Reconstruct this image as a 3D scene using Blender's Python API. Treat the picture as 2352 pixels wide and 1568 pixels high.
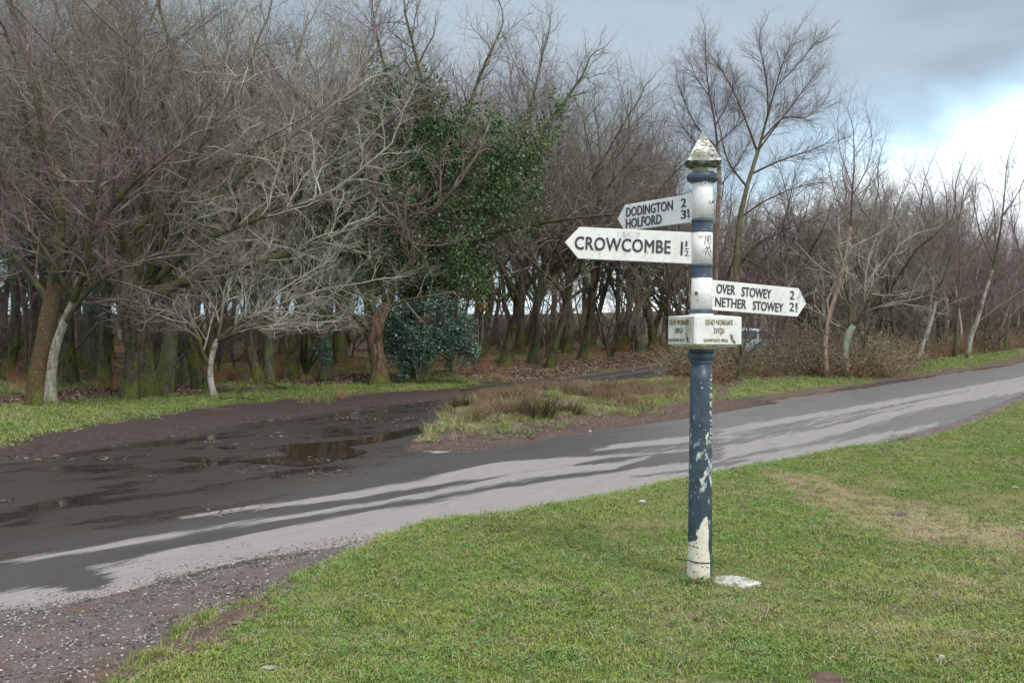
import bpy, math, random
import numpy as np
from mathutils import Vector, Matrix, Euler

for o in list(bpy.data.objects): bpy.data.objects.remove(o)
S = bpy.context.scene
COL = S.collection
F, HZ, CX, EYE = 2287.0, 775.0, 1176.0, 1.6     # photo measured at 2352 px width

# ------------------------------------------------------------------ camera
cam = bpy.data.cameras.new('camera'); cam_o = bpy.data.objects.new('camera', cam); COL.objects.link(cam_o)
cam.sensor_width = 36; cam.lens = 36*F/2352; cam.shift_y = -(784-HZ)/2352
cam.clip_start = .05; cam.clip_end = 2000
cam_o.location = (0, 0, EYE); cam_o.rotation_euler = (math.radians(90), 0, 0)
S.camera = cam_o

# ------------------------------------------------------------------ node helpers
class NT:
    def __init__(s, tree): s.t = tree; s.n = tree.nodes; s.l = tree.links
    def new(s, typ, **kw):
        n = s.n.new(typ)
        for k, v in kw.items(): setattr(n, k, v)
        return n
    def put(s, sock, v):
        if isinstance(v, bpy.types.NodeSocket): s.l.new(v, sock)
        elif v is not None: sock.default_value = v
    def math(s, op, a, b=None, c=None, clamp=False):
        n = s.new('ShaderNodeMath', operation=op, use_clamp=clamp)
        s.put(n.inputs[0], a)
        if b is not None: s.put(n.inputs[1], b)
        if c is not None: s.put(n.inputs[2], c)
        return n.outputs[0]
    def mix(s, f, a, b, mode='MIX'):
        n = s.new('ShaderNodeMix', data_type='RGBA', blend_type=mode)
        s.put(n.inputs[0], f)
        s.put(n.inputs[6], a if isinstance(a, bpy.types.NodeSocket) else (*a[:3], 1))
        s.put(n.inputs[7], b if isinstance(b, bpy.types.NodeSocket) else (*b[:3], 1))
        return n.outputs[2]
    def noise(s, vec, scale, detail=4, rough=.55, dist=0):
        n = s.new('ShaderNodeTexNoise'); s.put(n.inputs['Vector'], vec)
        n.inputs['Scale'].default_value = scale; n.inputs['Detail'].default_value = detail
        n.inputs['Roughness'].default_value = rough; n.inputs['Distortion'].default_value = dist
        return n.outputs['Fac']
    def ramp(s, f, stops):
        n = s.new('ShaderNodeValToRGB'); s.put(n.inputs[0], f)
        e = n.color_ramp.elements
        while len(e) < len(stops): e.new(.5)
        for i, (p, c) in enumerate(stops):
            e[i].position = p
            e[i].color = (c, c, c, 1) if isinstance(c, (int, float)) else (*c, 1)
        return n.outputs[0]
    def step(s, f, lo, hi):
        n = s.new('ShaderNodeMapRange', interpolation_type='SMOOTHSTEP')
        s.put(n.inputs[0], f); s.put(n.inputs[1], lo); s.put(n.inputs[2], hi)
        return n.outputs[0]
    def sep(s, v):
        n = s.new('ShaderNodeSeparateXYZ'); s.put(n.inputs[0], v); return n.outputs
    def attr(s, name, typ='GEOMETRY'):
        n = s.new('ShaderNodeAttribute', attribute_name=name, attribute_type=typ); return n
    def scale(s, vec, v):
        n = s.new('ShaderNodeVectorMath', operation='MULTIPLY'); s.put(n.inputs[0], vec); n.inputs[1].default_value = v
        return n.outputs[0]

def material(name, rough=.8, spec=.3):
    m = bpy.data.materials.new(name); m.use_nodes = True
    t = NT(m.node_tree); b = t.n['Principled BSDF']
    b.inputs['Roughness'].default_value = rough
    b.inputs['Specular IOR Level'].default_value = spec
    return m, t, b
def bump(t, b, h, strength=.5, dist=.02):
    n = t.new('ShaderNodeBump'); t.put(n.inputs['Height'], h)
    n.inputs['Strength'].default_value = strength; n.inputs['Distance'].default_value = dist
    t.l.new(n.outputs[0], b.inputs['Normal'])
def gpos(t): return t.new('ShaderNodeNewGeometry').outputs['Position']
def opos(t): return t.new('ShaderNodeTexCoord').outputs['Object']

# ------------------------------------------------------------------ world, sun, exposure
SUN_EL, SUN_AZ = math.radians(48), math.radians(150)     # azimuth measured clockwise from +Y
W = bpy.data.worlds.new('World'); S.world = W; W.use_nodes = True
t = NT(W.node_tree); bg = t.n['Background']
gen = t.new('ShaderNodeTexCoord').outputs['Generated']
x, y, z = t.sep(gen)
sky = t.new('ShaderNodeTexSky', sky_type='NISHITA'); sky.sun_disc = False
sky.sun_elevation = SUN_EL; sky.sun_rotation = SUN_AZ
n1 = t.noise(t.scale(gen, (1.0, 1.0, 2.6)), 2.4, 5, .5, .3)
n2 = t.noise(t.scale(gen, (1.0, 1.0, 2.2)), 4.5, 5, .55, .4)
cloud = t.mix(t.step(n1, .35, .65), (.225, .285, .345), (.315, .375, .435))
gain = t.math('MULTIPLY_ADD', t.step(z, .36, .95), 2.1, 1.0)
cl2 = t.new('ShaderNodeVectorMath', operation='SCALE'); t.put(cl2.inputs[0], t.mix(t.step(z, .36, .8), cloud, (.36, .365, .37))); t.put(cl2.inputs[3], gain)
zb = t.math('MULTIPLY_ADD', t.step(x, -.10, .50), .180, .048)
zb = t.math('ADD', zb, t.math('MULTIPLY', t.math('SUBTRACT', n2, .5), .13))
dd = t.math('SUBTRACT', zb, z)
clear = t.mix(t.step(dd, -.01, .075), (.42, .60, .74), (.86, .93, .97))
nis = t.new('ShaderNodeVectorMath', operation='SCALE'); t.put(nis.inputs[0], sky.outputs[0]); nis.inputs[3].default_value = .012
clear = t.mix(1.0, clear, nis.outputs[0], 'ADD')
skycol = t.mix(t.step(dd, -.045, .035), cl2.outputs[0], clear)
t.l.new(skycol, bg.inputs[0]); bg.inputs[1].default_value = 1.0

sun = bpy.data.lights.new('sun', 'SUN'); so = bpy.data.objects.new('sun', sun); COL.objects.link(so)
sun.energy = 1.5; sun.angle = math.radians(14); sun.color = (1, .95, .88)
sd = Vector((math.sin(SUN_AZ)*math.cos(SUN_EL), math.cos(SUN_AZ)*math.cos(SUN_EL), math.sin(SUN_EL)))
so.rotation_euler = sd.to_track_quat('Z', 'Y').to_euler()
S.view_settings.view_transform = 'Standard'; S.view_settings.look = 'None'
S.view_settings.exposure = 0.68; S.view_settings.gamma = 1; S.view_settings.use_curve_mapping = False
S.render.engine = 'CYCLES'
S.cycles.max_bounces = 6; S.cycles.diffuse_bounces = 2; S.cycles.glossy_bounces = 2

# ------------------------------------------------------------------ numeric helpers
def vnoise(x, y, seed=0):
    x = np.asarray(x, float); y = np.asarray(y, float)
    xi = np.floor(x).astype(np.int64); yi = np.floor(y).astype(np.int64)
    fx = x-xi; fy = y-yi; fx = fx*fx*(3-2*fx); fy = fy*fy*(3-2*fy)
    def h(a, b):
        v = (a*374761393+b*668265263+seed*2147483+1013) & 0xFFFFFFFF
        v = ((v ^ (v >> 13))*1274126177) & 0xFFFFFFFF
        return ((v ^ (v >> 16)) & 0xFFFF)/65535.0
    return (h(xi, yi)*(1-fx)+h(xi+1, yi)*fx)*(1-fy)+(h(xi, yi+1)*(1-fx)+h(xi+1, yi+1)*fx)*fy
def fbm(x, y, s, octaves=3, seed=0):
    x = np.asarray(x, float); y = np.asarray(y, float)
    v = 0; a = .5; tot = 0
    for k in range(octaves):
        v = v+a*vnoise(x*s+k*17.3, y*s-k*9.1, seed+k); tot += a; a *= .5; s *= 2.1
    return v/tot
def sst(a, b, v):
    q = np.clip((v-a)/(b-a), 0, 1); return q*q*(3-2*q)
def softplus(v, k): return k*np.logaddexp(0, v/k)
def B(x, y):
    a = .02*softplus(np.asarray(y, float)-22, 3); a = 1.9*np.tanh(a/1.9)
    b = .03*softplus(np.asarray(x, float)-5, 2); b = 1.7*np.tanh(b/1.7)
    c = 3.0*sst(68, 135, np.asarray(y, float))
    return a+b+c
def P(px, py, Y): return Vector(((px-CX)/F*Y, Y, EYE+(HZ-py)/F*Y))
def march(px, py, hf):
    Y = 2.5; lo = Y
    while Y < 400:
        p = P(px, py, Y)
        if p.z <= float(hf(p.x, p.y)): break
        lo = Y; Y *= 1.02
    hi = Y
    for _ in range(14):
        m = (lo+hi)/2; p = P(px, py, m)
        if p.z <= float(hf(p.x, p.y)): hi = m
        else: lo = m
    return P(px, py, hi)
def G0(px, py, dz=0):
    p = march(px, py, lambda x, y: B(x, y)+dz); return (p.x, p.y)
def gpoly(pts, dz=0): return [G0(a, b, dz) for a, b in pts]
def sdist(x, y, poly):
    x = np.asarray(x, float); y = np.asarray(y, float)
    d = np.full(x.shape, 1e9); ins = np.zeros(x.shape, bool)
    n = len(poly)
    for i in range(n):
        ax, ay = poly[i]; bx, by = poly[(i+1) % n]
        ex, ey = bx-ax, by-ay; L = ex*ex+ey*ey+1e-12
        q = np.clip(((x-ax)*ex+(y-ay)*ey)/L, 0, 1)
        d = np.minimum(d, (x-ax-q*ex)**2+(y-ay-q*ey)**2)
        c = ((ay > y) != (by > y)) & (x < (bx-ax)*(y-ay)/((by-ay) if abs(by-ay) > 1e-12 else 1e-12)+ax)
        ins ^= c
    d = np.sqrt(d); return np.where(ins, -d, d)

# ------------------------------------------------------------------ plan of the place
LAWN = gpoly([(252,1568),(300,1525),(370,1475),(420,1425),(500,1402),(575,1380),(610,1352),(690,1320),(760,1290),(800,1266),(850,1240),(890,1215),(930,1201),(1010,1190),(1120,1186),
    (1200,1166),(1300,1150),(1400,1131),(1500,1105),(1580,1094),(1640,1079),(1750,1060),(1850,1040),(1950,1030),(2050,1022),(2120,1008),(2200,985),(2270,955),(2352,918)], .09)
LAWN = LAWN+[(LAWN[-1][0]+6, LAWN[-1][1]+7), (60, 70), (60, -12), (-3.4, -12), (-3.0, 0), (-2.3, 3.4)]
MAIN = gpoly([(-150,1440),(0,1416),(120,1402),(250,1372),(420,1331),(570,1294),(700,1268),(850,1252),(1010,1215),(1300,1172),(1640,1102),(1900,1048),(2050,1012),(2200,968),(2352,902)])
e = MAIN[-1]; MAIN = MAIN+[(e[0]+20, e[1]+22)]
f2 = gpoly([(2352,838),(2200,862),(2050,880),(1900,908),(1750,931),(1640,950),(1500,971),(1350,990),(1200,1016),(1080,1036),(950,1034),(700,1100),(300,1180),(0,1240),(-150,1270)])
MAIN = MAIN+[(f2[0][0]+20, f2[0][1]+26)]+f2+[(-9, 4.5), (-9, -6), (-6, -6)]
TRACK = gpoly([(-200,1096),(0,1058),(150,1034),(330,1006),(600,962),(850,932),(1040,912),(1180,892),(1340,871),(1450,853),(1560,836),(1650,822),(1720,803),(1790,795),
    (1800,815),(1720,842),(1560,862),(1450,884),(1330,893),(1150,912),(1045,926),(1012,950),(1003,978),(955,1010),(948,1030),(900,1070),(500,1200),(0,1300),(-200,1330)])
TRACK = TRACK+[(-12, 6)]
ISLAND = gpoly([(948,1016),(1003,980),(1012,950),(1045,922),(1150,908),(1330,889),(1450,886),(1560,868),(1610,866),(1660,900),(1640,938),(1500,960),(1350,982),(1200,1006),(1080,1022),(1000,1024)])
VERGE = gpoly([(-200,1068),(0,1036),(100,1010),(200,986),(330,968),(500,942),(700,922),(850,908),(1040,900),(1100,885),(1050,872),(850,888),(640,902),(480,915),(300,925),(180,932),(0,948),(-200,960)])
RVERGE = gpoly([(1660,925),(1800,905),(1960,885),(2100,862),(2250,842),(2352,820),(2352,806),(2250,818),(2100,838),(2060,846),(1990,866),(1850,868),(1700,885)])
e = RVERGE
ROADS = [MAIN, TRACK]
def sd_road(x, y): return np.minimum(sdist(x, y, MAIN), sdist(x, y, TRACK))
def H(x, y):
    x = np.asarray(x, float); y = np.asarray(y, float)
    sr = sd_road(x, y); dl = -sdist(x, y, LAWN); di = -sdist(x, y, ISLAND)
    n = fbm(x, y, 1.2, 3, 5)-.5; nf = fbm(x, y, 6, 2, 9)-.5
    h = B(x, y)+np.where(sr < 0, -.035*sst(0, .25, -sr), 0)+np.where(sr > 0, .012+.05*sst(0, .8, sr), .0)*1.0
    h = h+(.025*n+.022*nf)*sst(-.25, .1, sr)
    h = h+.13*sst(-.08, .42, dl)+.05*sst(.3, 3, dl)*(1+1.2*(fbm(x, y, .5, 2, 31)-.5))+.03*n*sst(.2, 1, dl)
    # soft hollow in the lawn on the right
    h = h-.17*np.exp(-(((x-4.4)/1.8)**2+((y-8.8)/2.2)**2))*sst(.5, 1.5, dl)
    h = h+((.10+.22*sst(24, 18, y))*sst(.1, 2.2, di)+.07*sst(0, .5, di))*(1+.9*n)
    deep = sst(1.0, 4, sr)*(1-sst(-.3, .3, dl))
    h = h+deep*(.10*(fbm(x, y, .45, 3, 77)-.5)+.06)
    return h
def G(px, py):
    p = march(px, py, H); return p

def tag(o, label=None, cat=None, group=None, kind=None):
    if label: o['label'] = label
    if cat: o['category'] = cat
    if group: o['group'] = group
    if kind: o['kind'] = kind
    return o
def link(o, parent=None):
    COL.objects.link(o)
    if parent: o.parent = parent
    return o
def meshobj(name, V, Fc, mat, parent=None, smooth=False):
    m = bpy.data.meshes.new(name); m.from_pydata([tuple(v) for v in V], [], [tuple(f) for f in Fc])
    if mat: m.materials.append(mat)
    if smooth: m.polygons.foreach_set('use_smooth', [True]*len(m.polygons))
    m.update(); return link(bpy.data.objects.new(name, m), parent)
def npmesh(name, V, Fq, mat, smooth=False):
    V = np.asarray(V, np.float32); Fq = np.asarray(Fq, np.int32); k = Fq.shape[1]
    m = bpy.data.meshes.new(name)
    m.vertices.add(len(V)); m.vertices.foreach_set('co', V.ravel())
    m.loops.add(Fq.size); m.loops.foreach_set('vertex_index', Fq.ravel())
    m.polygons.add(len(Fq)); m.polygons.foreach_set('loop_start', np.arange(0, Fq.size, k, dtype=np.int32))
    m.polygons.foreach_set('use_smooth', np.full(len(Fq), smooth))
    if mat: m.materials.append(mat)
    m.update(calc_edges=True); return m
def empty(name, loc, rz=0):
    o = bpy.data.objects.new(name, None); COL.objects.link(o); o.location = loc; o.rotation_euler = (0, 0, rz)
    o.empty_display_size = .1; return o
def fattr(m, name, vals):
    a = m.attributes.new(name, 'FLOAT', 'POINT'); a.data.foreach_set('value', np.asarray(vals, np.float32))

# ------------------------------------------------------------------ ground materials
m_ground, t, b = material('ground_cover', .9, .2)
gp = gpos(t)
grass_a = t.attr('grass').outputs['Fac']; mud_and_shade_a = t.attr('mud').outputs['Fac']; straw_a = t.attr('straw').outputs['Fac']; gravel_a = t.attr('gravel').outputs['Fac']
nb = t.noise(gp, 2.2, 4); nm = t.noise(gp, 14, 4, .6); nf = t.noise(gp, 70, 3, .6); nff = t.noise(gp, 220, 2, .6)
litter = t.mix(t.step(nm, .35, .65), (.065, .050, .036), (.13, .10, .075))
litter = t.mix(t.step(nf, .5, .66), litter, (.21, .16, .125))
litter = t.mix(t.step(t.noise(gp, .9, 4), .52, .66), litter, (.075, .095, .03))
green = t.mix(t.step(nm, .3, .7), (.08, .13, .024), (.14, .19, .045))
green = t.mix(t.step(nb, .5, .7), green, (.15, .15, .055))
green = t.mix(t.step(nf, .55, .75), green, (.08, .055, .03))
green = t.mix(straw_a, green, t.mix(nf, (.2, .15, .08), (.34, .27, .16)))
mud_and_shade_c = t.mix(t.step(nm, .3, .7), (.034, .025, .023), (.085, .062, .054))
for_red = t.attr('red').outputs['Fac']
mud_and_shade_c = t.mix(for_red, mud_and_shade_c, t.mix(t.step(nm, .3, .7), (.105, .068, .055), (.18, .125, .105)))
mud_and_shade_c = t.mix(t.step(nff, .66, .76), mud_and_shade_c, (.2, .16, .15))
gravc = t.mix(t.step(nff, .42, .62), (.10, .082, .077), (.235, .20, .19))
gravc = t.mix(t.step(nb, .55, .66), gravc, (.15, .095, .08))
c = t.mix(t.math('ADD', grass_a, t.math('MULTIPLY', t.math('SUBTRACT', nm, .5), t.math('MULTIPLY', 1.6, t.math('MULTIPLY', grass_a, t.math('SUBTRACT', 1, grass_a)))), clamp=True), litter, green)
c = t.mix(t.step(t.math('ADD', mud_and_shade_a, t.math('MULTIPLY', t.math('SUBTRACT', nm, .5), .7)), .35, .65), c, mud_and_shade_c)
c = t.mix(t.step(t.math('ADD', gravel_a, t.math('MULTIPLY', t.math('SUBTRACT', nm, .5), .5)), .35, .65), c, gravc)
t.l.new(c, b.inputs['Base Color'])
bump(t, b, t.math('ADD', t.math('MULTIPLY', nm, 1.0), t.math('ADD', t.math('MULTIPLY', nf, .5), t.math('MULTIPLY', nff, .3))), .9, .03)

# wheel-worn asphalt: 'dry' attribute drives dry / wet
m_road, t, b = material('worn_asphalt', .8, .4)
gp = gpos(t)
rot = t.new('ShaderNodeMapping'); t.put(rot.inputs[0], gp); rot.inputs['Rotation'].default_value = (0, 0, math.radians(-56))
st = t.scale(rot.outputs[0], (.20, 2.4, 1)); st2 = t.scale(rot.outputs[0], (.45, 6.5, 1))
dry = t.attr('dry').outputs['Fac']; brn = t.attr('brown').outputs['Fac']
ns = t.noise(st, 1.6, 6, .68); ns2 = t.noise(st2, 3, 5, .7); gr = t.noise(gp, 190, 2, .6); gr2 = t.noise(gp, 45, 3, .6)
dv = t.math('ADD', dry, t.math('MULTIPLY', t.math('SUBTRACT', ns, .5), .9))
dv = t.math('ADD', dv, t.math('MULTIPLY', t.math('SUBTRACT', ns2, .5), .75))
dv = t.math('ADD', dv, t.math('MULTIPLY', t.math('SUBTRACT', gr2, .5), .22))
dm = t.step(dv, .40, .60)
drycol = t.mix(t.step(gr, .35, .65), (.19, .178, .172), (.31, .292, .285))
drycol = t.mix(t.step(ns2, .4, .62), t.mix(.35, drycol, (.15, .14, .145)), drycol)
wetcol = t.mix(t.step(gr, .4, .66), (.036, .032, .031), (.09, .083, .08))
soft = t.attr('soft').outputs['Fac']
wetcol = t.mix(soft, wetcol, t.mix(t.step(gr, .4, .66), (.115, .112, .113), (.19, .184, .184)))
wetcol = t.mix(brn, wetcol, t.mix(t.step(gr, .4, .66), (.020, .016, .014), (.046, .038, .033)))
c = t.mix(dm, wetcol, drycol); spk = t.noise(gp, 75, 3, .7)
c = t.mix(t.math('MULTIPLY', t.step(spk, .60, .70), .35), c, (.36, .34, .33)); c = t.mix(t.math('MULTIPLY', t.step(t.noise(gp, 60, 3, .7), .60, .70), .4), c, (.03, .028, .028))
t.l.new(c, b.inputs['Base Color'])
film = t.step(t.noise(t.scale(rot.outputs[0], (.5, 1.2, 1)), 1.2, 5, .65), .49, .62)
wetrough = t.math('MULTIPLY_ADD', t.math('MULTIPLY', film, brn), -.30, t.math('MULTIPLY_ADD', film, -.07, .40))
wetrough = t.math('SUBTRACT', wetrough, t.math('MULTIPLY', t.math('MULTIPLY', film, brn), .12))
rr = t.new('ShaderNodeMix', data_type='FLOAT'); t.put(rr.inputs[0], dm); t.put(rr.inputs[2], wetrough); rr.inputs[3].default_value = .85
t.l.new(rr.outputs[0], b.inputs['Roughness'])
bump(t, b, t.math('MULTIPLY', gr, t.math('SUBTRACT', 1, t.math('MULTIPLY', t.math('MULTIPLY', film, brn), t.math('SUBTRACT', 1, dm)))), .4, .004)

m_water, t, b = material('puddle_water', .025, .5)
b.inputs['Base Color'].default_value = (.035, .026, .018, 1); b.inputs['IOR'].default_value = 1.33
bump(t, b, t.noise(gpos(t), 9, 2), .03, .01)

# ------------------------------------------------------------------ ground grid
def fan(nc, nr, y0, y1, tmax, ox=0, oy=-3.5):
    tt = np.linspace(-tmax, tmax, nc); rr = np.geomspace(y0, y1, nr)
    T, R = np.meshgrid(tt, rr); return (T*R+ox), (R+oy)
def gridfaces(nr, nc):
    i = np.arange(nr-1)[:, None]*nc+np.arange(nc-1)[None, :]; i = i.ravel()
    return np.stack([i, i+1, i+nc+1, i+nc], 1)
nc, nr = 470, 430
X, Y = fan(nc, nr, 3.2, 420, 1.1)
fx, fy = X.ravel(), Y.ravel()
sr = sd_road(fx, fy); dl = -sdist(fx, fy, LAWN); di = -sdist(fx, fy, ISLAND); dvg = -sdist(fx, fy, VERGE); drv = -sdist(fx, fy, RVERGE)
hz = H(fx, fy)
gm = npmesh('ground', np.stack([fx, fy, hz], 1), gridfaces(nr, nc), m_ground, True)
nz = fbm(fx, fy, 1.5, 4, 3)-.5
sm0 = sdist(fx, fy, MAIN)-.6
g = np.maximum.reduce([sst(-.15, .12, dl+nz*.35), sst(-.2, .5, dvg+nz*.9)*.95, sst(-.2, .5, drv+nz*1.2)*.9, sst(.2, .8, di+nz)*.55*sst(.35, .6, fbm(fx, fy, .9, 2, 55)+.15)])
g = np.maximum(g, sst(.5, .62, fbm(fx, fy, .28, 3, 21))*.7*sst(1, 3, sr)*sst(62, 48, fy))
mud = sst(.55, .2, sr+nz*.4)*(1-sst(0, .2, dl))*1.0
mud = np.maximum(mud, sst(2.6, 1.2, sr+nz*1.6)*(dvg > -3)*(1-sst(.1, .6, dvg))*(dl < 0)*(di < 0))
mud = np.maximum(mud, sst(1.1, .4, di+nz*1.2)*(di > -1)*sst(.6, .2, sm0))
# bare red earth scars at the lawn's lower left corner
def scarf(x, y):
    a, b_ = G0(250, 1575, .1), G0(580, 1392, .1); ex, ey = b_[0]-a[0], b_[1]-a[1]
    q = np.clip(((x-a[0])*ex+(y-a[1])*ey)/(ex*ex+ey*ey), 0, 1); d = np.hypot(x-a[0]-q*ex, y-a[1]-q*ey)
    return np.exp(-(d/.30)**2)+(fbm(x, y, 3.5, 3, 3)-.5)*1.1
mud = np.maximum(mud, sst(.33, .5, scarf(fx, fy)))
scx, scy = G0(690, 1355, .1); mud = np.maximum(mud, sst(.5, .7, np.exp(-((fx-scx)/.30)**2-((fy-scy)/.14)**2)+nz*.5))
mud = np.maximum(mud, .8*sst(.22, .10, np.hypot(fx-G0(1607, 1336, .17)[0], fy-G0(1607, 1336, .17)[1])))  # brown soil collar painted round the post foot as its contact shadow
bare = (dl > .1)*sst(.74, .86, fbm(fx, fy, 2.6, 3, 123))
mud = np.maximum(mud, bare*.8)
def strawf(x, y):
    a, b_ = G0(1830, 1112, .1), G0(2420, 1285, .1); ex, ey = b_[0]-a[0], b_[1]-a[1]
    q = np.clip(((x-a[0])*ex+(y-a[1])*ey)/(ex*ex+ey*ey), 0, 1.3); d = np.hypot(x-a[0]-q*ex, y-a[1]-q*ey)
    return sst(.38, .75, np.exp(-(d/(.55+.45*q))**2)+(fbm(x, y, 1.6, 3, 63)-.5)*.9)
straw = strawf(fx, fy)*(dl > 0)
straw = np.maximum(straw, sst(.55, .75, fbm(fx, fy, 1.1, 3, 40))*.55)
grav = (1-sst(0, .15, dl))*sst(2.0, .6, sr)*sst(.5, -1.0, fx)*(fy < 10)
grav = np.maximum(grav, (1-sst(0, .15, dl))*(fx > 6)*sst(.9, .2, sr)*(di < -1)*(drv < -.8)*.8)
redz = ((dl > -.2)*1.0)*(fy < 12)
redz = np.maximum(redz, (sst(-1.6, -.1, di)*(di < 1.6))*.55)
fattr(gm, 'red', redz)
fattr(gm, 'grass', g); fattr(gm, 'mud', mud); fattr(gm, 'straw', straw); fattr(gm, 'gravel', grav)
tag(link(bpy.data.objects.new('ground', gm)), 'grass lawn, woodland floor and muddy verges', None, None, 'structure')

# dry patches on the main road, as plan shapes
DRY = [[(-60,1366),(60,1347),(225,1350),(240,1330),(232,1312),(330,1272),(480,1242),(620,1217),(800,1180),(1000,1150),(1150,1120),(1350,1092),(1560,1062),(1640,1056),(2200,960),(1640,1120),(1300,1180),(1010,1225),(850,1256),(700,1268),(570,1288),(380,1330),(250,1368),(120,1392),(-60,1425)],
       [(-60,1292),(150,1262),(400,1222),(640,1184),(800,1160),(1000,1122),(1130,1096),(1250,1075),(1400,1062),(1500,1045),(1420,1075),(1250,1095),(1100,1122),(930,1152),(760,1178),(600,1200),(420,1232),(200,1270),(-60,1304)],
       [(340,1192),(560,1160),(760,1135),(950,1105),(1060,1078),(1150,1058),(1300,1045),(1420,1020),(1500,1010),(1640,990),(1640,1030),(1400,1052),(1180,1088),(1050,1108),(850,1138),(600,1170),(420,1192)],
       [(-60,1240),(60,1222),(160,1210),(90,1226),(-60,1250)], [(130,1310),(300,1282),(370,1275),(240,1302)],
       [(1640,985),(1800,958),(2000,925),(2200,890),(2352,862),(2500,840),(2500,890),(2352,900),(2150,935),(2050,965),(1900,1010),(1750,1040),(1640,1065)],
       [(900,1030),(1000,1024),(1110,1030),(1000,1040)], [(560,1085),(600,1080),(610,1086),(570,1090)]]
STREAK = [[(1100,1062),(1300,1040),(1500,1020),(1640,1012),(1900,968),(2100,930),(1900,980),(1640,1028),(1400,1048)],
          [(1400,1098),(1560,1075),(1640,1062),(1750,1052),(1640,1078),(1500,1096)], [(1640,1000),(1900,955),(2250,890),(1950,955),(1700,1000)]]
nc2, nr2 = 640, 420
X, Y = fan(nc2, nr2, 6.2, 120, .95)
fx, fy = X.ravel(), Y.ravel(); sr = sd_road(fx, fy)
def keepmesh(name, fx, fy, hz, keepv, nr_, nc_, mat):
    fc = gridfaces(nr_, nc_); k = keepv[fc].any(axis=1); fc = fc[k]
    u, inv = np.unique(fc.ravel(), return_inverse=True)
    return npmesh(name, np.stack([fx, fy, hz], 1)[u], inv.reshape(-1, 4), mat, True), u
sm_, st_ = sdist(fx, fy, MAIN), sdist(fx, fy, TRACK)
dry = np.zeros(len(fx))
for pl in DRY:
    s = -sdist(fx, fy, gpoly(pl)); dry = np.maximum(dry, sst(-.22, .26, s+.1*(fbm(fx, fy, 3, 2, 4)-.5)))
for pl in STREAK: dry *= 1-.62*sst(-.15, .2, -sdist(fx, fy, gpoly(pl)))
dry = .16+.66*dry
dry = np.where((fx > 2.5)&(dry > .5), dry-.16, dry)
dry = np.where(fx > 3, dry, dry)
brown = sst(.3, -.8, st_)*sst(-1.5, .3, sm_)
dry = dry-.45*sst(.4, -.4, st_)*sst(-1.2, .2, sm_)
dry = np.where((dry < .3), dry-.1, dry)
for nm_, kv, other in (('main_road', (sm_ < .35), None), ('side_track', (st_ < .35) & (sm_ > .12), None)):
    off = 0 if nm_ == 'main_road' else -.004
    rm, u = keepmesh(nm_, fx, fy, B(fx, fy)+off, kv, nr2, nc2, m_road)
    fattr(rm, 'soft', (sst(.5, 4.5, fx)*.85)[u]); fattr(rm, 'dry', dry[u]); fattr(rm, 'brown', brown[u])
    tag(link(bpy.data.objects.new(nm_, rm)), 'damp asphalt lane with pale dry streaks' if off == 0 else 'dark wet side track leading round the heather island', None, None, 'structure')

def puddle(pts, label):
    m2 = []
    for i in range(len(pts)):
        p0, p1, p2, p3 = [pts[(i+k-1) % len(pts)] for k in range(4)]
        for q in (0, .34, .67): m2.append(tuple(.5*(2*p1[a]+(p2[a]-p0[a])*q+(2*p0[a]-5*p1[a]+4*p2[a]-p3[a])*q*q+(3*p1[a]-p0[a]-3*p2[a]+p3[a])*q**3) for a in (0, 1)))
    poly = gpoly(m2); cx = sum(p[0] for p in poly)/len(poly); cy = sum(p[1] for p in poly)/len(poly)
    V = []; n = len(poly); random.seed(int(cx*100))
    ring = []
    for i in range(n):
        a, b_ = poly[i], poly[(i+1) % n]; L = math.dist(a, b_); k = max(2, int(L/.06)) if L < 6 else 20
        nx, ny = (b_[1]-a[1])/L, -(b_[0]-a[0])/L
        for j in range(k):
            q = j/k; w = (random.random()-.5)*min(.09, L*.2)*(0 if j == 0 else 1)
            ring.append((a[0]+(b_[0]-a[0])*q+nx*w, a[1]+(b_[1]-a[1])*q+ny*w))
    far = cy > 35
    zz = max(float(B(p[0], p[1])) for p in ring)+.006
    if far: zz = float(B(cx, cy))+.05
    m = bpy.data.meshes.new('puddle'); m.from_pydata([(p[0], p[1], float(B(p[0], p[1]))+.0025) for p in ring], [], [list(range(len(ring)))])
    m.materials.append(m_water); m.update()
    o = link(bpy.data.objects.new('puddle', m)); tag(o, label, None, None, 'structure')
def ell(cx, cy, rx, ry, n=14, s=0):
    random.seed(s+int(cx)); return [(cx+rx*math.cos(k*2*math.pi/n)*(1+.35*(random.random()-.5)), cy+ry*math.sin(k*2*math.pi/n)*(1+.35*(random.random()-.5))) for k in range(n)]
puddle([(545,1057),(600,1052),(660,1048),(655,1038),(640,1031),(700,1020),(780,1012),(850,1004),(930,986),(998,976),(985,990),(900,1008),(845,1018),(800,1026),(845,1038),(800,1050),(760,1060),(700,1070),(640,1066),(590,1063)], 'long brown puddle reflecting the trees at the mouth of the track')
for a in ((795,961,32,3.2), (522,1028,22,2.5), (640,1095,18,3), (455,1057,40,3), (600,1180,0,0)):
    if a[2]: puddle(ell(*a), 'small dark puddle on the wet side track')
puddle(ell(132,1418,48,6), 'small brown puddle in the gravel beside the road')




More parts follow.
